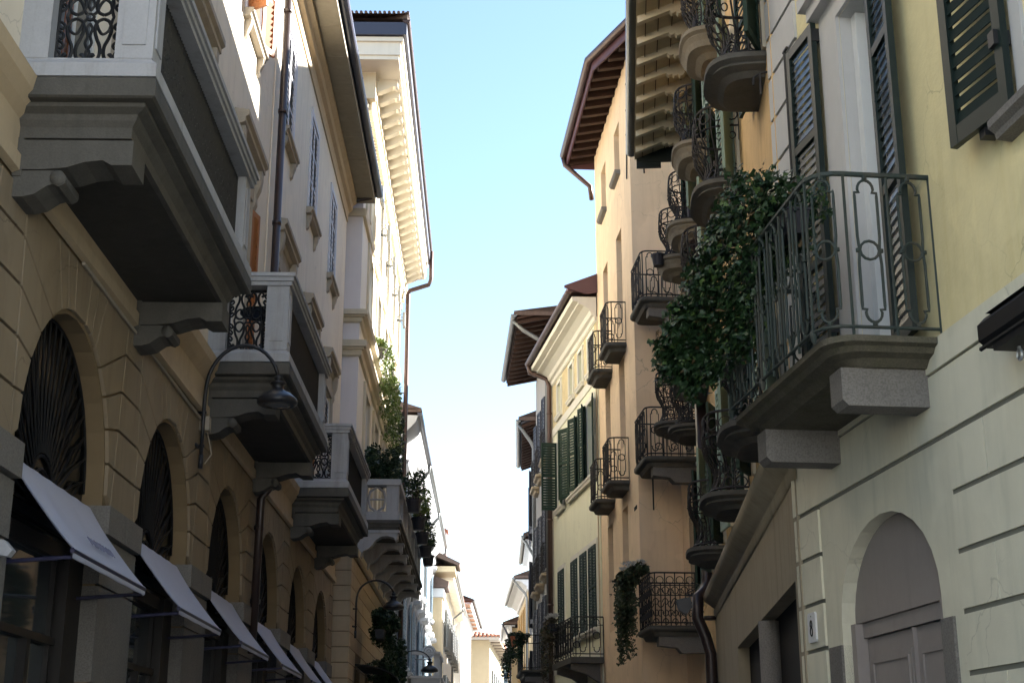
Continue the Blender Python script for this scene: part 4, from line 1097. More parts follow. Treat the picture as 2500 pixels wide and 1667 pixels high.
mb = Y.mb(); roof(mb, 3.5, 12.5, .9, 13.2, -4, 1.3, corr=0); mb.box(3.55, 12.45, -.3, .85, 12.95, 13.06); mb.build("roof", M['dtile'], Y.e)
mb = Y.mb(); mb.tube([(12.44,.03,8.36),(12.5,.1,8.36),(12.5,.15,8.32),(12.47,.17,8.22)], .012, 5); mb.tube([(12.46,.1,8.36),(12.46,.1,8.12)], .01, 5); mb.build("tie_ring", M['rust'], Y.e)
# stone balcony with key-pattern railing
BS0, BS1 = 8.95, 11.55
bw = BS1 - BS0; bc = (BS0+BS1)/2
bp = plan_round(bw, .82, .22, 6)
u = Y.unit(); slab_mb(u, bp, [(.22,-.17),(.16,-.12),(.08,-.10),(.05,-.065),(.0,-.05),(0,-.005),(.015,0)])
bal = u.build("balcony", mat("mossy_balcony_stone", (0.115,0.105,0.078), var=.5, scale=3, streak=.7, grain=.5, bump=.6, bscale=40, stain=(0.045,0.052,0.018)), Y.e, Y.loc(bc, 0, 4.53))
u = Y.unit(); pl = Plan(plan_round(bw-.06, .86, .2, 8)); rr = Rail(u, pl); H = 1.2
rr.run(H, .014, 6); rr.run(H-.012, .016, 6); rr.run(.06, .013, 6)
n = 13; 
for k in range(n):
    c = pl.L*(k+.5)/n; rr.key(c, .16, .075, H-.03, .0105, 6); u.tube([rr.pt(c,H-.045), rr.pt(c,H-.01)], .02, 6); u.tube([rr.pt(c,.07), rr.pt(c,.09)], .018, 6)
    for z in (.62, ): 
        for g_ in (-1, 1): u.tube([rr.pt(c+g_*.082, z-.012), rr.pt(c+g_*.082, z+.012)], .019, 6)
for k in range(n+1):
    q = pl.L*k/n; rr.bar(q, -.0, H, .0115, 6)
    if k in (3, 10, 6): u.tube([rr.pt(q,.07), rr.pt(q,.03), rr.pt(q,-.02)], .0, 8, rads=[.02,.028,.012])
    if k in (0, n): u.tube([rr.pt(q, H), (pl.at(q).x, -.02, H)], .016, 6)
u.build("railing", M['green_iron'], bal)
def mkyb():
    u = Y.unit(); u.prism([(0,-.17),(.66,-.17),(.66,-.40),(.62,-.44),(0,-.44)], 0, -.12, .12); return u.mesh("bracket", M['granite'])
for s_ in (9.32, 11.18): link("bracket", shared('yb', mkyb), bal, (0, -(s_-bc), 0))
# black awning cassette
t = Y.thing("awning_cassette", 7.0, 0, 4.1, "black awning cassette box mounted on the wall at the right edge", "awning")
u = Y.unit(); u.prism([(.06,.0),(.10,-.02),(.27,-.02),(.32,.02),(.32,.12),(.27,.17),(.06,.17)], 0, -1.8, .76); u.prism([(.1,.172),(.30,.172),(.27,.19),(.1,.19)], 0, -1.8, .68); u.build("housing", M['cassette'], t)
u = Y.unit(); u.box(-1.8, .62, .12, .30, -.075, -.035); u.tube([(-1.8,.30,-.02),(.78,.30,-.02)], .014, 5); u.build("front_rail", M['cassette'], t)
u = Y.unit(); u.tube([(.5,.2,-.08),(.5,.2,-.1)], .012, 5); u.tube([(.5 + .028*math.cos(2*math.pi*k/12), .2, -.128 + .032*math.sin(2*math.pi*k/12)) for k in range(12)], .01, 5, True); u.build("crank_eye", M['steel'], t)
u = Y.unit()
for s_ in (-1.2, .6): u.box(s_, s_+.12, 0, .08, .02, .2)
u.build("mount", M['iron'], t)

# ================================================================== RIGHT: ochre house with bowed balconies
O_ = Fac(4.42, 1.58, 'R', 20.0)
O_.root("townhouse", "ochre house with many bowed iron balconies and cream rafters under the eaves")
mb = O_.mb()
OX = [13.75, 17.1, 19.6, 22.2, 25.4, 27.3]
wops = [(x,1.0,z,2.1,0) for x in OX for z in (5.0, 8.72, 11.62)]
wall(mb, 12.8, 28.4, 4.72, 14.0, wops, d=.2); mb.build("wall", M['ochre'], O_.e)
mb = O_.mb(); wall(mb, 12.8, 24.9, 0, 4.7, [(16.75,7.1,0,3.34,0)], d=.16, back=1.2, o=.01, deep=6.8)
mb.build("portico_wall", M['grey_plaster'], O_.e)
mb = O_.mb(); wall(mb, 24.92, 28.4, 0, 4.7, [(26.4,1.3,0,3.0,.3)], d=.3, o=.0); mb.build("ground_floor_wall", M['ochre'], O_.e)
mb = O_.mb()
for s_ in (16.38,): 
    mb.smooth = True; mb.tube([(s_,-.05,0),(s_,-.05,.3),(s_,-.05,3.30)], .12, 12); mb.smooth = False
mb.build("column", M['granite'], O_.e)
mb = O_.mb()
mb.box(13.2, 20.3, -.30, -.155, 0, 3.35)  # black box across the portico opening, standing in for the shade inside
mb.build("portico_shade", M['dark'], O_.e)
mb = O_.mb(); mb.smooth = True
cornice(mb, 12.75, 24.8, [(0,4.2),(.03,4.21),(.04,4.33),(.02,4.36),(.10,4.42),(.18,4.48),(.21,4.55),(.19,4.62),(.1,4.68),(0,4.69)]); mb.build("string_course", M['grey_plaster'], O_.e)
mb = O_.mb(); mb.smooth = True
mb.tube([(25.3,.1,13.8),(25.3,.1,4.9),(25.15,.16,4.7),(24.75,.3,4.55),(24.7,.32,4.2),(24.7,.2,3.9),(24.7,.12,3.6),(24.7,.12,2.6),(24.5,.12,2.2),(24.0,.05,2.05)], .1, 9)
for z in (4.2, 3.0, 7, 10, 12.5): mb.tube([(24.7 if z < 4.5 else 25.3,.1,z-.03),(24.7 if z < 4.5 else 25.3,.1,z+.03)], .12, 9)
mb.build("drainpipe", M['dpipe'], O_.e)
# eaves
mb = O_.mb(); mb.prism([(1.14,13.78),(1.14,13.84),(-.2,14.38),(-.2,14.30)], 0, 12.8, 27.1)
mb.build("soffit", M['plank'], O_.e)
mb = O_.mb()
for q in (.28, .52, .76, .98): mb.box(12.8, 27.1, q-.006, q+.006, 13.84 - (q-1.14)*.4 -.1, 13.84 - (q-1.14)*.4 - .068)
mb.build("plank_joint", M['timber'], O_.e)
def mkraft():
    u = O_.unit(); u.prism([(1.12,13.79),(1.12,13.66),(.58,13.87),(.54,13.82),(.47,13.85),(.44,13.80),(.36,13.84),(.33,13.79),(.26,13.83),(.20,13.96),(0,14.02),(0,14.22)], 0, -.06, .06); return u.mesh("rafter", M['rafter'])
k = 13.2
while k < 27: link("rafter", shared('raft', mkraft), O_.e, O_.loc(k, 0, 0)); k += .74
mb = O_.mb(); mb.smooth = True; half_gutter(mb, 12.7, 27.15, 1.2, 13.98, .115, 12); mb.smooth = False; mb.box(27.08, 27.14, 0, 1.1, 13.72, 14.0); mb.box(27.1, 27.16, .6, 1.1, 13.6, 13.9); mb.build("gutter", M['dgutter'], O_.e)
mb = O_.mb(); roof(mb, 12.7, 27.2, 1.25, 14.1, -4, 1.3); mb.build("roof", M['dtile'], O_.e)
for a_, b_ in ((12.9, 20.2), (24.6, 27.1)):      # unseen blocks added on the roof to shape the sun patch opposite
    mb = O_.mb(); mb.box(a_, b_, -2.4, -1.2, 14.3, 17.3); mb.prism([(-.9,17.3),(-.9,17.4),(-1.8,17.8),(-2.7,17.4),(-2.7,17.3)], 0, a_-.2, b_+.1); mb.build("shade_block", M['ochre'], O_.e)
LG = [M['lgreen_shut'], M['lgreen_shut']]; DG = [M['green_shut2'], M['green_shut2']]
for i, x in enumerate(OX):
    for j, z in enumerate((5.0, 8.72, 11.62)):
        wo = window(O_, x, z, 1.0, 2.1, 'O', d=.18, surround=(.14,.04), smat=M['l3trim'])
        m_ = LG if (i + j) % 2 == 0 else DG
        leaf_obj(O_, 'Os%d' % (m_ is LG), .5, 2.3, m_, wo, (.05, .51, 0), R(-52), nslat=22, hinge=0) if False else None
        leaf_obj(O_, 'Os%d' % (m_ is LG), .5, 2.3, m_, wo, (.05, .51, 0), R(95), nslat=22, hinge=0 if False else 1) if False else None
        leaf_obj(O_, 'Oa%d' % (m_ is LG), .5, 2.1, m_, wo, (.045, -.52, 0), R(8), nslat=22, hinge=0)
        leaf_obj(O_, 'Oa%d' % (m_ is LG), .5, 2.1, m_, wo, (.045, .52, 0), R(-20), nslat=22, hinge=1)
# bowed wrought-iron balconies
def bow_balcony(F, s, z, w_, d, key, pale=False, style=0, t=.011):
    def belly(zz): return .13*math.sin(min(1, max(0, zz/.62))*math.pi)**1.2 if zz < .62 else -.02*math.sin((zz-.62)/.4*math.pi)
    def mks():
        u = F.unit(); pb = plan_bow(w_, d, 20)
        lay = [(.30,-.36),(.22,-.30),(.10,-.26),(.07,-.18),(.03,-.12),(.05,-.09),(0,-.06),(0,0)] if pale else [(.20,-.2),(.14,-.15),(.04,-.12),(.06,-.085),(0,-.055),(0,0)]
        slab_mb(u, pb, lay); return u.mesh("balcony", M['bowl'] if pale else M['soot'])
    b = link("balcony", shared((key,'s'), mks), F.e, F.loc(s, 0, z))
    def mkr():
        u = F.unit(); pl = Plan(plan_bow(w_-.14, d-.08, 26)); rr = Rail(u, pl, belly); H = 1.02
        rr.run(H, t*1.7, 5); rr.run(.05, t*1.3, 4); rr.run(.72, t*1.1, 4)
        n = max(8, round(pl.L/.17))
        for k in range(n+1): rr.bar(pl.L*k/n, .0, H, t)
        for k in range(n):
            c = pl.L*(k+.5)/n; q = pl.L/n*.42
            rr.ring(c, .87, q, t*.85)
            if style == 0:
                rr.ring(c, .13, q*.95, t*.85); rr.ring(c, .60, q*.55, t*.8)
                rr.line(cr([(c - q, .24), (c - q*.3, .27), (c, .34), (c + q*.3, .27), (c + q, .24)], 3), t*.8)
            else:
                for zz, v in ((.14, 1), (.30, -1), (.46, 1), (.60, -1)):
                    rr.line([(c + a - 0, b_) for a, b_ in spiral(0, zz, q, (math.pi/2)*v, 1.2*v, 11)], t*.8)
            u.tube([rr.pt(c, .715), rr.pt(c, .735)], t*2, 5)
        return u.mesh("railing", M['rust'])
    link("railing", shared((key,'r'), mkr), b)
    return b
# (s, z, width, depth, pale)
BO = [(13.75,8.7,1.2,.60,0,'A'),(17.1,8.7,1.5,.60,0,'B'),(21.2,8.7,1.5,.60,0,'B'),(24.7,8.3,1.5,.62,0,'B'),(26.3,7.85,1.3,.66,0,'C'),(27.6,8.25,1.2,.90,0,'G'),
      (18.4,11.6,1.3,.60,1,'D'),(22.1,11.6,1.3,.60,1,'D'),(25.6,11.6,1.3,.60,1,'D'),(27.4,11.6,1.2,.74,1,'E'),
      (14.3,4.98,1.4,.58,0,'F'),(18.0,4.98,1.4,.58,0,'F'),(22.4,4.98,1.5,.58,0,'F')]
for i, (s_, z, w_, d_, pale, ky) in enumerate(BO): bow_balcony(O_, s_, z, w_, d_, 'bow'+ky, bool(pale), style=0 if ky in 'ABF' else 1)

# ================================================================== RIGHT: peach house that steps forward
P = Fac(-4.31, 5.10, 'R', 33.5)
P.root("townhouse", "tall peach house stepping forward into the street, with dark timber eaves")
PC, PE = 30.6, 36.7
WXP = [32.6, 35.0]
mb = P.mb()
pops = [(x,.85,z,h,0) for x in WXP for z, h in ((15.95,1.35),(12.1,2.35),(9.0+.05,2.3),(5.0,2.6))]
wall(mb, PC, PE, 0, 18.35, pops, d=.42, deep=7)
# recessed stretch beside the step, and its windows
B0 = 27.9
mb.box(B0+.0, PC+.5, -8, -.95, 0, 17.9)
mb.build("wall", M['peach'], P.e)
for x in WXP:
    for z, h in ((15.95,1.35),(12.1,2.35),(9.05,2.3),(5.0,2.6)):
        wo = window(P, x, z, .85, h, 'P%d' % int(z), d=.40)
        if z > 15:
            u = P.unit(); u.prism([(0,0),(.14,0),(.14,-.05),(.1,-.1),(0,-.12)], 0, -.5, .5); u.build("sill", M['granite'], wo)
mb = P.mb()
for z, h in ((14.6, 1.7), (10.9, 2.2), (7.6, 2.2), (4.6, 2.3)): mb.box(29.05, 29.85, -.96, -.945, z, z+h)
mb.build("recess_window", M['glass'], P.e)
EV = [(PE+.3,.72),(31.3,.72),(29.3,.02),(27.6,-.25)]       # edge of the eaves, bending round the step
mb = P.mb()
def ev_o(s_):
    for (s1,o1),(s0,o0) in zip(EV, EV[1:]):
        if s0 <= s_ <= s1: return o0 + (o1-o0)*(s_-s0)/(s1-s0)
    return EV[-1][1]
k = 0
while 28.0 + k*.52 < PE + .2:
    s_ = 28.0 + k*.52; e = ev_o(s_); e2 = min(e, ev_o(s_+.16)) - .03; w_in = 0.0 if s_ > PC else -.95
    mb = P.mb(); mb.prism([(e2,18.16),(e2,18.34),(w_in-.15,18.34+.22*(e2-w_in)),(w_in-.15,18.16+.22*(e2-w_in)),(w_in+.05,18.14+.2*(e2-w_in))], 0, s_, s_+.15); mb.build("rafter", M['timber'], P.e); k += 1
mb = P.mb()
q = [(a_, b_, 18.36) for a_, b_ in EV]; q2 = [(27.6, -1.6, 18.68), (PE+.3, -1.6, 18.9)]
mb.face(*q, *q2); mb.face(*[(x_, y_, z_+.06) for x_, y_, z_ in q + q2])
mb.face((30.6,-.95,18.0),(30.6,0,18.0),(30.6,0,18.55),(30.6,-.95,18.75)); mb.build("soffit", M['timber'], P.e)
mb = P.mb()
for (s1,o1),(s0,o0) in zip(EV, EV[1:]): mb.loft([[(s1,o1,18.2),(s1,o1+.04,18.2),(s1,o1+.04,18.5),(s1,o1,18.5)],[(s0,o0,18.2),(s0,o0+.04,18.2),(s0,o0+.04,18.5),(s0,o0,18.5)]])
mb.box(PE+.27, PE+.32, -2, .74, 18.1, 18.45)
mb.build("fascia", M['maroon'], P.e)
mb = P.mb(); mb.smooth = True; mb.tube([(a_, b_+.13, 18.5) for a_, b_ in EV], .1, 8)
mb.tube([(PE+.3,.85,18.45),(PE+.28,.8,18.2),(PE+.2,.35,17.75),(PE+.12,.12,17.5),(PE+.1,.08,17.1)], .07, 7); mb.build("gutter", M['gutter'], P.e)
mb = P.mb()
t_ = [(a_, b_+.1, 18.58) for a_, b_ in EV]; r_ = [(27.6,-4,20.0),(31.3,-4,20.4),(PE+.3,-4,20.4)]
mb.face(t_[0], t_[1], r_[1], r_[2]); mb.face(t_[1], t_[2], r_[1]); mb.face(t_[2], t_[3], r_[0], r_[1]); mb.face(t_[0], r_[2], (PE+.3,-4,18.3), (PE+.3,.8,18.3)); mb.face(r_[2], r_[1], r_[0], (27.6,-8.5,18.4), (PE+.3,-8.5,18.4))
mb.build("roof", M['dtile'], P.e)
mb = P.mb(); mb.tube([(PC-.02,-.33,16.6),(PC-.02,-.31,15.9),(PC-.02,-.33,15.2)], .018, 5); mb.tube([(PC-.02,-.30,15.9),(PC-.02,-.36,15.9)], .035, 6)
mb.tube([(PC-.02,-.32,7.9),(PC-.02,-.32,7.2)], .018, 5); mb.tube([(PC+.35,.01,16.4),(PC+.35,.03,15.2)], .018, 5)
mb.build("wall_tie", M['rust'], P.e)
mb = P.mb(); mb.box(PC+.25, PC+.6, -.1, .012, 7.28, 7.36); mb.build("vent", M['dark'], P.e)
for (z, k_) in ((11.4, 'a'), (8.1, 'b')):
    for s_ in (32.45, 34.75): small_balcony(P, s_, z, 1.35, .5, M['rust'], 'Pk', rail=1.0, motif='key', brk=False, t=.012)
def side_balcony(z, key, motif, o_=-.95, s_=29.3, d_=.98, w_=1.9):
    b = small_balcony(P, s_, z, w_, d_, M['rust'], key, rail=1.05, motif=motif, brk=False, t=.012)
    b.location = P.loc(s_, o_, z)
    u = P.unit(); u.prism([(0,-.2),(d_*.82,-.2),(d_*.82,-.38),(d_*.5,-.42),(d_*.42,-.52),(0,-.52)], 0, -w_/2+.18, -w_/2+.45); u.build("bracket", M['granite'], b)
    return b
side_balcony(11.5, 'Ps', 'key', s_=29.5, d_=1.12, w_=1.6); side_balcony(8.0, 'Ps', 'key', s_=29.5, d_=1.12, w_=1.6); side_balcony(4.5, 'Pt', 'scroll', s_=29.3, d_=1.15, w_=1.7)

# ================================================================== RIGHT: pale yellow house with green shutters
G = Fac(-8.27, 7.59, 'R', 39.5)
G.root("townhouse", "pale yellow house with dark green louvred shutters and a coved cornice")
mb = G.mb(); G0, G1 = 36.2, 43.2
GX3 = [37.0, 38.45, 39.9, 41.9]; GX = [37.15, 38.4, 39.75, 41.85]
wall(mb, G0, G1, 0, 13.6, [(x,.62,12.25,1.0,0) for x in GX3] + [(x,.95,9.35,2.1,0) for x in GX] + [(x,.95,5.3,2.2,0) for x in GX] + [(38.0,1.6,0,3.1,0),(41,1.6,0,3.1,0)], d=.2)
mb.build("wall", M['pale_y'], G.e)
mb = G.mb()
for i in range(5):
    e = [G0] + GX3 + [G1]; a = e[i] + (.46 if i else 0); b = e[i+1] - (.46 if i < 4 else 0)
    if b > a: mb = G.mb(); mb.box(a, b, 0, .012, 12.1, 13.45); mb.build("frieze", M['frieze'], G.e)
for z0_, z1_ in ((11.82, 12.08), (4.5, 4.75)):
    mb = G.mb(); mb.box(G0, G1, 0, .025, z0_, z1_); mb.build("string_course", M['pale_trim'], G.e)
mb = G.mb(); mb.box(G0, G1, 0, .03, 13.46, 13.6)
cornice(mb, G0, G1+.1, [(0,13.5),(.05,13.5),(.07,13.62),(.14,13.66),(.18,13.78),(.34,13.9),(.5,13.94),(.5,14.0),(.66,14.02),(.68,14.14),(0,14.16)])
mb.build("cornice", M['pale_trim'], G.e)
mb = G.mb(); mb.smooth = True; half_gutter(mb, G0-.1, G1+.2, .78, 14.26, .09)
mb.tube([(G1+.1,.78,14.2),(G1+.1,.72,13.95),(G1+.05,.2,13.75),(G1,.12,13.5),(G1,.12,2.0)], .075, 8)
for z in (12.6, 9.2, 6.6, 4.2): mb.tube([(G1,.12,z-.03),(G1,.12,z+.03)], .095, 8)
mb.build("gutter", M['gutter'], G.e)
mb = G.mb(); roof(mb, G0-.05, G1+.15, .8, 14.4, -4, 1.9); mb.prism([(.9,14.36),(.9,14.42),(-1.2,15.3),(-1.2,14.5),(.3,14.2)], 0, G0-.1, G0-.06); mb.build("roof", M['maroon'], G.e)
for x in GX3: window(G, x, 12.25, .62, 1.0, 'G3', d=.18, surround=(.1,.05), smat=M['pale_trim'], sill=(.18,.12,.12))
D2 = [M['green_shut2'], M['green_shut2']]
for i, x in enumerate(GX):
    wo = window(G, x, 9.35, .95, 2.1, 'G2', d=.18, surround=(.12,.03), smat=M['pale_trim'], sill=(.2,.14,.14))
    for g_, hg, an in ((.5, 0, 0), (-.5, 1, 0)):
        pass
    leaf_obj(G, 'G2', .48, 2.1, D2, wo, (.05, -.49, 0), R(14 + 7*(i % 3) + (75 if i == 3 else 0)), nslat=24, flip=True, hinge=0)
    leaf_obj(G, 'G2', .48, 2.1, D2, wo, (.05, .49, 0), R(-10 - 6*(i % 2)), nslat=24, flip=True, hinge=1)
    wo = window(G, x, 5.3, .95, 2.2, 'G1', d=.18, surround=(.12,.03), smat=M['pale_trim'], sill=(.2,.14,.14))
    leaf_obj(G, 'G1', .47, 2.15, D2, wo, (.02, -.475, .02), 0, nslat=26, hinge=1 if False else 0) if False else None
    leaf_obj(G, 'G1', .47, 2.15, D2, wo, (.02, .475, .02), 0, nslat=26, hinge=0)
    leaf_obj(G, 'G1', .47, 2.15, D2, wo, (.02, -.475, .02), 0, nslat=26, hinge=1)
mb = G.mb(); mb.box(36.0, 38.8, 0, .85, 4.35, 4.5); b = mb.build("balcony", M['soot'], G.e)
mb = G.mb(); rr = Rail(mb, Plan([(36.05,0),(36.05,.8),(38.75,.8),(38.75,0)]))
rr.run(5.5, .02, 5); rr.run(4.58, .014, 4); rr.run(5.3, .012, 4)
n = 12
for k in range(n): 
    c = rr.pl.L*(k+.5)/n; rr.key(c, .2, 4.6, 5.48, .012, 4); rr.bar(rr.pl.L*k/n, 4.5, 5.5, .013)
mb.build("railing", M['iron'], b)
for s_ in (36.3, 38.2):
    mb = G.mb(); mb.prism([(0,4.35),(.8,4.35),(.8,4.22),(.4,4.1),(0,3.85)], 0, s_, s_+.2); mb.build("bracket", M['granite'], b)
mb = G.mb(); mb.tube([(G0+.05,.03,11.7),(G0+.06,.04,7),(G0+.05,.03,3)], .018, 5); mb.build("cable", M['moulding'], G.e)

# ================================================================== RIGHT: far houses
def far_house(name_label, a, p, s0, s1, ze, over, wallm, gut, rows, xs, shm, soff, key, corr=0, rise=1.6, hip=0.0, shang=(20, -25), pipe=True, cornice_m=None):
    F = Fac(a, p, 'R', (s0+s1)/2); F.root("townhouse", name_label)
    mb = F.mb(); wall(mb, s0, s1, 0, ze-.2, [(x,1.0,z,h,0) for x in xs for z, h in rows], d=.16); mb.build("wall", wallm, F.e)
    mb = F.mb(); mb.prism([(over,ze-.12),(over,ze-.06),(-.2,ze+.25),(-.2,ze+.17)] if not cornice_m else [(over,ze-.12),(over,ze-.06),(-.2,ze-.06),(-.2,ze-.12)], 0, s0-.35, s1+.3); mb.build("soffit", soff, F.e)
    mb = F.mb()
    if cornice_m: cornice(mb, s0-.3, s1+.3, [(0,ze-.6),(.1,ze-.58),(.14,ze-.4),(over*.6,ze-.16),(over,ze-.125),(0,ze-.125)]); mb.build("cornice", cornice_m, F.e)
    else:
        k = s0 - .2
        while k < s1 + .2: mb.prism([(over-.04,ze-.24),(over-.04,ze-.125),(-.1,ze+.14),(-.1,ze+.0)], 0, k, k+.12); k += .55
        mb.build("rafter", M['timber'], F.e)
    mb = F.mb(); mb.smooth = True; half_gutter(mb, s0-.4, s1+.35, over+.1, ze+.03, .1)
    if pipe: mb.tube([(s0+.1,over+.1,ze-.02),(s0+.1,over*.8,ze-.35),(s0+.15,.2,ze-.75),(s0+.15,.1,ze-1.0),(s0+.15,.1,2)], .07, 7)
    mb.build("gutter", gut, F.e)
    mb = F.mb(); roof(mb, s0-.4, s1+.35, over+.1, ze+.14, -3.6, rise, hip0=hip, corr=corr); mb.build("roof", M['dtile'], F.e)
    for x in xs:
        for z, h in rows:
            wo = window(F, x, z, 1.0, h, key + 'w%d' % int(h*10), d=.14, surround=(.12,.03), smat=M['pale_trim'], sill=(.15,.14,.12))
            leaf_obj(F, key + 's%d' % int(h*10), .5, h, [shm, shm], wo, (.04, -.52, 0), R(shang[0]), nslat=16, hinge=0)
            leaf_obj(F, key + 's%d' % int(h*10), .5, h, [shm, shm], wo, (.04, .52, 0), R(shang[1]), nslat=16, hinge=1)
    return F
H5 = far_house("beige house beyond the pale yellow one, with wide tile-bottomed eaves and ornate small balconies", -2.75, 3.37, 44.2, 51.5, 15.9, 1.1, M['cool_grey'], M['ggutter'],
               [(11.6,2.2),(7.9,2.2),(4.9,2.3)], [45.6, 47.6, 49.8], M['slat_dark'], M['timber'], 'H5', rise=.7, shang=(8, -8))
for z in (11.45, 7.75):
    for s_ in (45.6, 48.2, 50.4): small_balcony(H5, s_, z, 1.3, .28, M['rust'], 'H5b', motif='scroll', rail=.95, slabm=M['moulding'], brk=False)
b = small_balcony(H5, 46.2, 4.75, 3.0, .95, M['iron'], 'H5q', motif='bars', rail=1.05)
H6 = far_house("narrow grey house with slate-coloured rafters under its eaves, seen past the beige house", .2, .76, 54.5, 62.5, 14.9, .6, M['cool_grey'], M['ggutter'],
               [(11,2.2),(7.4,2.2),(4,2.2)], [56.5, 60], M['slat_dark'], M['slat_dark'], 'H6')
H7 = far_house("pale house with a blue-grey fascia and white cornice, tucked under taller eaves", -.6, 1.80, 62.8, 70.5, 11.7, .55, M['white'], M['ggutter'],
               [(8,2.2),(4.6,2.2)], [64.5, 68], M['slat_dark'], M['timber'], 'H7', cornice_m=M['white'])
H8 = far_house("sand-coloured house with white eaves and ochre shutters, far down the right side", -2.3, 4.1, 79, 91.5, 12.0, .75, M['sand'], M['ggutter'],
               [(9,1.9),(5.6,2.0)], [80.5, 83.5, 86.5, 89.5], M['tan_shut'], M['white'], 'H8', cornice_m=M['white'], shang=(4,-4))
H9 = far_house("small sand-coloured house with white eaves at the far end of the right side", -1.0, 1.62, 93, 104, 10.9, .5, M['sand'], M['bgutter'],
               [(7.8,1.8),(4.6,2)], [95, 98.5, 102], M['tan_shut'], M['white'], 'H9', cornice_m=M['white'], shang=(4,-4))
# unseen house added behind the camera to bounce light onto the near walls
K = Fac(90.0, -17.0, 'R', 0.0)
K.a = R(90); K.d = Vector((1, 0, 0)); K.n = Vector((0, -1, 0)); K.p = 21.5; K.out = Vector((0, 1, 0)); K.rz = R(90)
K.root("house", "light grey house added unseen behind the viewpoint to bounce light onto the street")
mb = K.mb(); KX = [-12 + 3.4*k for k in range(9)]
wall(mb, -14, 17, 0, 15, [(x,1.2,z,2.2,0) for x in KX for z in (5, 8.6, 12)] + [(x,2.0,0,3.2,0) for x in KX], d=.25); mb.build("wall", M['bounce_house'], K.e)
mb = K.mb(); mb.box(-14.2, 17.2, 0, .5, 15.002, 15.4); mb.build("cornice", M['l3trim'], K.e)
mb = K.mb(); roof(mb, -14.3, 17.3, .6, 15.5, -4, 1.6); mb.build("roof", M['dtile'], K.e)
for x in KX:
    for z in (5, 8.6, 12): window(K, x, z, 1.2, 2.2, 'K', surround=(.16,.05), smat=M['l3trim'])
# shop canopies at the foot of the picture
def canopy(F, s, o, z, w_, d_, m_, label):
    t = F.thing("awning", s, o, z, label, "awning"); u = F.unit(); n = 8
    pr = [(d_*math.sin(math.pi/2*k/n), .45*math.cos(math.pi/2*k/n)) for k in range(n+1)] + [(d_, -.14), (d_-.03, -.14)] + [((d_-.03)*math.sin(math.pi/2*k/n), .42*math.cos(math.pi/2*k/n)) for k in range(n, -1, -1)]
    u.smooth = False; u.prism(pr, 0, -w_/2, w_/2); u.build("canvas", m_, t)
    u = F.unit(); u.tube([(-w_/2+.05, 0, -.05), (-w_/2+.05, d_-.05, -.1)], .015, 5); u.tube([(w_/2-.05, 0, -.05), (w_/2-.05, d_-.05, -.1)], .015, 5); u.build("frame", M['iron'], t)
canopy(T, 33.6, .02, 3.55, 2.6, 1.0, M['cassette'], "rounded black canopy low beneath the dark ivy, beyond the arcade")
canopy(G, 40.6, .02, 3.3, 2.4, .8, M['awn'], "white shop canopy at the foot of the pale yellow house")
# thin wire across the street
t = tag(link("wire", None, None, (0, 70, 0)), "thin wire hung across the street between far rooftops", "wire")
mb = MB(); mb.tube([(-4.0 + 5.6*k/12, 0, 12.3 + 1.3*k/12 - .35*math.sin(math.pi*k/12)) for k in range(13)], .007, 4); mb.build("strand", M['ggutter'], t)
# ================================================================== plants and pots
def gauss_box(rn, n, f): return [f(rn) for _ in range(n)]
# ivy on the railing of the yellow house
ivy = Y.thing("ivy", 10.7, .86, 5.6, "thick dark ivy pouring over the green iron railing of the yellow house", "plant")
rn = random.Random(11); pts = []
YB = bc
def ivy_pt():
    # along the front of the railing, s 9.9..12.2; hangs from the rail down to below the slab at the far end
    K_ = [(9.95,.58,5.98,5.68),(10.3,.74,6.26,5.46),(10.62,.88,6.40,5.02),(10.94,1.02,6.02,4.86),(11.17,1.26,5.56,4.72),(11.32,1.42,5.12,4.92)]
    q = rn.random()**.75*(len(K_)-1); i = min(int(q), len(K_)-2); t_ = q - i
    s_, oc, top, bot = (K_[i][d] + (K_[i+1][d]-K_[i][d])*t_ for d in range(4))
    top += .05*math.sin(q*9) + .03*math.sin(q*23); bot += .08*math.sin(q*7+1) + .05*math.sin(q*19)
    v = rn.random()**1.15; z = top - (top-bot)*v
    th = .10 + .24*math.sin(math.pi*min(1, v*1.1+.12))*(.55 + .45*math.sin(q*1.1))
    return (s_ + rn.gauss(0, .07), oc + rn.uniform(-1, .8)*th, z + rn.gauss(0, .03))
mb = MB(lambda s, o, z: Y.loc(s - 10.7 + Y.sb, o - .86, z - 5.6))
P_ = [mb.P(ivy_pt()) for _ in range(7800)]
for k in range(30):      # trailing strands
    q = rn.uniform(0, 5); i = min(int(q), 4); K_ = [(9.86,.62,5.66),(10.3,.74,5.46),(10.62,.84,5.02),(10.94,.96,4.86),(11.17,1.2,4.72),(11.32,1.38,4.92)]
    s0_, o0_, z0_ = (K_[i][d] + (K_[i+1][d]-K_[i][d])*(q-i) for d in range(3)); ln = rn.uniform(.08, .3); z0_ += .1
    for q_ in range(int(ln*60)): P_.append(mb.P((s0_ + .03*math.sin(q_*.3) + rn.gauss(0, .03), o0_ + rn.gauss(0, .03), z0_ - ln*q_/(ln*60))))
leaves(mb, P_[::3], .05, IVY, out=(.9, 0, .25)); leaves(mb, P_[1::3], .068, IVY, out=(.8, 0, .3)); leaves(mb, P_[2::6], .082, IVY, out=(.9, 0, .2)); leaves(mb, P_[5::6], .04, IVY, out=(.6, 0, .3))
rq = random.Random(5)
mb.mi = [(2 if rq.random() < .03 else m_) for m_ in mb.mi]
mb.build("foliage", [M['leaf'], mat("light_ivy_leaf", (0.06, 0.11, 0.03), rough=.45, var=.4, scale=9), mat("dead_ivy_leaf", (0.10, 0.065, 0.03), rough=.7, var=.4, scale=9)], ivy)
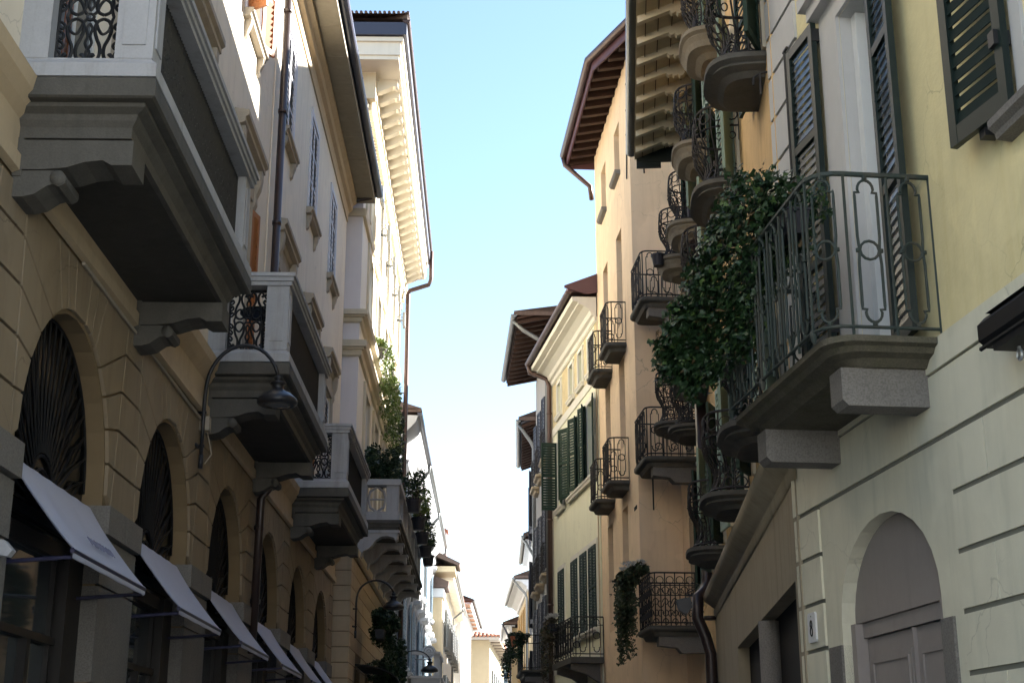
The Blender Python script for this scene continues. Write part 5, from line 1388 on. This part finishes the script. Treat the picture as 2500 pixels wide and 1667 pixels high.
mb = MB(lambda s, o, z: Y.loc(s - 10.7 + Y.sb, o - .86, z - 5.6))
for k in range(3):
    s0_ = rn.uniform(10.6, 11.0); mb.tube([(s0_, .75, 5.85), (s0_+.08, .9, 5.6), (s0_+.2, 1.0, 5.35), (s0_+.3, 1.1, 5.05)], .005, 4)
mb.build("stem", M['stem'], ivy)
def planter(F, s, o, z, w_, label, group, m_=None, name="planter"):
    t = F.thing(name, s, o, z, label, "planter", group); u = F.unit()
    u.loft([[(-w_/2+i,-.1+i,zz),(w_/2-i,-.1+i,zz),(w_/2-i,.1-i,zz),(-w_/2+i,.1-i,zz)] for zz, i in ((-.2,.02),(-.02,0),(-.02,-.012),(0,-.012),(0,.01),(-.03,.012))]); u.build("box", m_ or M['pot'], t); return t
planter(Y, 10.1, .70, 5.80, .6, "black planter box half hidden in the ivy on the yellow house railing", "")
# generic leafy plants
def bush(F, s, o, z, rs, ro, rz_, n, size, label, cat="plant", group=None, m_=None, shape=OVAL, trail=0.0, flowers=0, fm=None, name="plant", trunk=True, seed=1, out=(.2,0,.3), droop=.2):
    t = F.thing(name, s, o, z, label, cat, group); rn = random.Random(seed*7+1); u = F.unit(); P_ = []
    lob = [(rn.uniform(-.6,.6)*rs, rn.uniform(-.5,.5)*ro, rn.uniform(.2,1)*rz_, rn.uniform(.35,.6)) for _ in range(7)]
    for _ in range(n):
        l = rn.choice(lob); v = Vector((rn.gauss(0,1), rn.gauss(0,1), rn.gauss(0,1))).normalized()*(.55 + .45*rn.random())
        P_.append(u.P((l[0] + v.x*rs*l[3], l[1] + v.y*ro*l[3], l[2] + v.z*rz_*l[3]*.8)))
    if trail:
        for k in range(14):
            s0_ = rn.uniform(-rs, rs)*.9; ln = trail*rn.uniform(.45, 1); o0_ = rn.uniform(.0, .9)*ro
            for q in range(int(n/14)):
                f = rn.random(); P_.append(u.P((s0_ + rn.gauss(0, .05) + .05*math.sin(f*9), o0_ + rn.gauss(0, .04), .1 - ln*f)))
    leaves(u, P_, size, shape, out=out, droop=droop); ms = m_ or [M['leaf3'], M['leaf']]; u.build("foliage", ms, t)
    if trunk:
        u = F.unit()
        for l in lob[:4]: u.tube([(0,0,-.15),(l[0]*.4,l[1]*.4,l[2]*.5),(l[0],l[1],l[2])], .012, 4)
        u.build("stem", M['stem'], t)
    if flowers:
        u = F.unit(); u.tf_ = None
        for _ in range(flowers):
            c = (rn.uniform(-.8,.8)*rs, rn.uniform(-.6,.6)*ro, rz_*rn.uniform(.95,1.35)); 
            for k in range(6):
                a = k*math.pi/3 + rn.random(); b_ = .055
                u.face(c, (c[0]+b_*math.cos(a-.4), c[1]+b_*math.sin(a-.4), c[2]+.05), (c[0]+b_*1.3*math.cos(a), c[1]+b_*1.3*math.sin(a), c[2]+.085), (c[0]+b_*math.cos(a+.4), c[1]+b_*math.sin(a+.4), c[2]+.05))
        u.build("flower", fm or M['flower'], t)
    return t
def pot(F, s, o, z, r, label, group=None, m_=None):
    t = F.thing("flower_pot", s, o, z, label, "flower pot", group); u = F.unit(); u.smooth = False
    u.lathe([(.01,0),(r*.68,0),(r*.92,r*1.35),(r,r*1.36),(r,r*1.62),(r*.88,r*1.62),(r*.84,r*1.4)], n=16); u.build("vessel", m_ or M['pot'], t); return t
# pots and shrubs on the pierced balcony of the tall palace
bush(T, 32.9, .45, 8.15, 1.15, .5, .85, 2600, .085, "big dark shrub on the near end of the pierced stone balcony", seed=2)
PL = ["nearest black pot hung outside the pierced stone balcony", "second black pot from the near end, hung outside the pierced balcony", "third of the black pots hung outside the pierced balcony", "fourth of the black pots hung outside the pierced balcony", "last black pot at the far end, outside the pierced balcony"]
SL = ["light green shrub in the nearest black pot outside the pierced balcony", "yellow-green shrub in the second hung black pot", "shrub in the third hung black pot, against the white eaves", "shrub in the fourth hung black pot", "shrub in the last hung black pot at the far end of the pierced balcony"]
for k, s_ in enumerate((34.2, 36.8, 39.2, 41.6, 43.4)):
    pot(T, s_, 1.16, 7.72, .2, PL[k], "black pots hung outside the pierced balcony")
    bush(T, s_, 1.18, 8.02, .5, .34, .62, 800, .07, SL[k], seed=20+k, group="shrubs in the hung black pots", m_=[M['leaf3'] if k not in (1,) else M['leaf2'], M['leaf2']])
# sunlit creepers on the tall palace
T1 = pot(T, 34.6, .22, 11.72, .16, "grey pot on the string course of the tall palace, holding the bright creeper", m_=M['gpot'])
CL = [("bright yellow-green creeper hanging from the grey pot on the tall palace", 34.9, .25, 11.95, 2.6), ("pale creeper with small blossoms hanging beside the bright yellow-green one", 36.9, .3, 11.5, 2.5), ("shaded dark creeper, lowest of the three on the tall palace front", 38.9, .34, 10.9, 2.5)]
for k, (lb, s_, o_, z, ln) in enumerate(CL):
    bush(T, s_, o_, z, .62, .32, .28, 1300, .075, lb, "creeper", m_=[M['leaf2'] if k < 2 else M['leaf'], M['leaf2'] if k != 1 else M['pale_trim']], trail=ln, trunk=False, seed=40+k, out=(.6,0,.2), droop=.6, name="creeper")
bush(T, 33.6, .55, 4.6, .9, .5, .6, 2200, .09, "dark ivy hanging on the ground floor beneath the pierced stone balcony", m_=[M['leaf'], M['leaf3']], shape=IVY, trail=3.2, seed=60, name="ivy", out=(.6,0,.1), droop=.6, trunk=False)
bush(T, 36.6, .5, 3.6, 1.9, .5, .8, 2600, .09, "second mass of dark ivy low on the tall palace, behind the first", m_=[M['leaf'], M['leaf3']], shape=IVY, trail=2.4, seed=61, name="ivy", out=(.6,0,.1), droop=.6, trunk=False)
planter(T, 32.5, .55, 4.75, .6, "dark planter box on the rusticated corner under the curved lamp", "")
# right-hand plants
bush(P, 30.4, .22, 5.55, .5, .36, .32, 2600, .075, "tall trailing plant with white flowers on the scroll-railed balcony of the peach house", m_=[mat('grey_green_leaf', (0.05,0.07,0.035), rough=.5, var=.6, scale=9), M['leaf4']], shape=IVY, trail=1.8, flowers=34, seed=70, out=(.5,0,.2), droop=.6, name="flowering_plant")
bush(G, 38.4, .92, 5.52, .42, .2, .16, 380, .06, "small white-flowered plant on the railing of the pale yellow house", m_=[M['leaf4'], M['leaf3']], flowers=24, seed=71, name="flowering_plant", trail=.6)
planter(G, 38.3, .93, 5.52, .55, "black planter box hung on the iron railing of the pale yellow house", "")
bush(G, 39.5, .8, 5.2, .5, .3, .3, 900, .06, "half-dry creeper trailing below the balcony end of the pale yellow house", m_=[M['leaf4'], M['leaf3']], trail=1.5, seed=72, name="creeper", trunk=False, out=(.5,0,.2), droop=.6)
bush(H5, 47.2, 1.05, 5.8, .5, .3, .25, 700, .08, "green trailing plant on the far dark balcony with the terracotta pot", seed=73, trail=1.0, m_=[M['leaf'], M['leaf3']], name="plant", trunk=False)
pot(H5, 46.6, 1.0, 5.6, .2, "terracotta pot on the rail of the far dark balcony", m_=M['tpot'])
bush(H5, 49.2, 1.1, 5.4, .6, .3, .2, 600, .08, "drooping fern on the farther end of the far dark balcony", seed=74, trail=1.0, m_=[M['leaf'], M['leaf3']], name="fern", trunk=False)
bush(H5, 44.9, .9, 5.6, .4, .3, .25, 500, .07, "loose green plant on the near end of the far dark balcony", seed=75, trail=.9, m_=[M['leaf'], M['leaf3']], name="plant", trunk=False)
pot(P, 29.2, -.25, 11.16, .14, "dark pot with a dry plant on the key-railed balcony of the peach house"); 
pot(O_, 27.0, .72, 11.4, .15, "dark pot hooked on the scroll railing of the farthest high balcony")
for k, s_ in enumerate((81.0, 84.2, 87.4)): bush(A6, s_, .6, 5.4, .7, .3, .3, 300, .11, ["plant on the nearest iron balcony of the pink-ended house", "plant on the middle iron balcony of the pink-ended house", "plant on the farthest planted iron balcony of the pink-ended house"][k], seed=80+k, trunk=False, group="balcony plants on the pink-ended house")

# small round table on the second stone balcony
t = L.thing("side_table", 16.35, .52, 6.34, "small round dark table on the second stone balcony, behind its scrolled iron panel", "table")
u = MB(); u.lathe([(.01,.60),(.27,.60),(.28,.61),(.28,.625),(.01,.63)], n=20); u.build("tabletop", M['iron'], t)
u = MB(); u.tube([(0,0,.1),(0,0,.6)], .018, 6)
for k in range(3): u.tube([(0,0,.12),(.2*math.cos(k*2.09),.2*math.sin(k*2.09),0)], .012, 5)
u.build("leg", M['iron'], t)
# flood lamp and hook low on the ochre house
t = O_.thing("wall_lamp", 26.2, 0, 4.75, "black wall lamp on a short arm, low on the ochre house beside the drainpipe", "lamp")
u = O_.unit(); u.tube([(0,0,0),(0,.45,.02)], .02, 6); u.tube([(0,.1,0),(0,.28,.12),(0,.42,.05)], .012, 5); u.build("arm", M['iron'], t)
u = O_.unit(); u.prism([(.36,-.02),(.62,-.08),(.58,-.26),(.44,-.34),(.34,-.2)], 0, -.13, .13); u.build("head", M['lamp'], t)
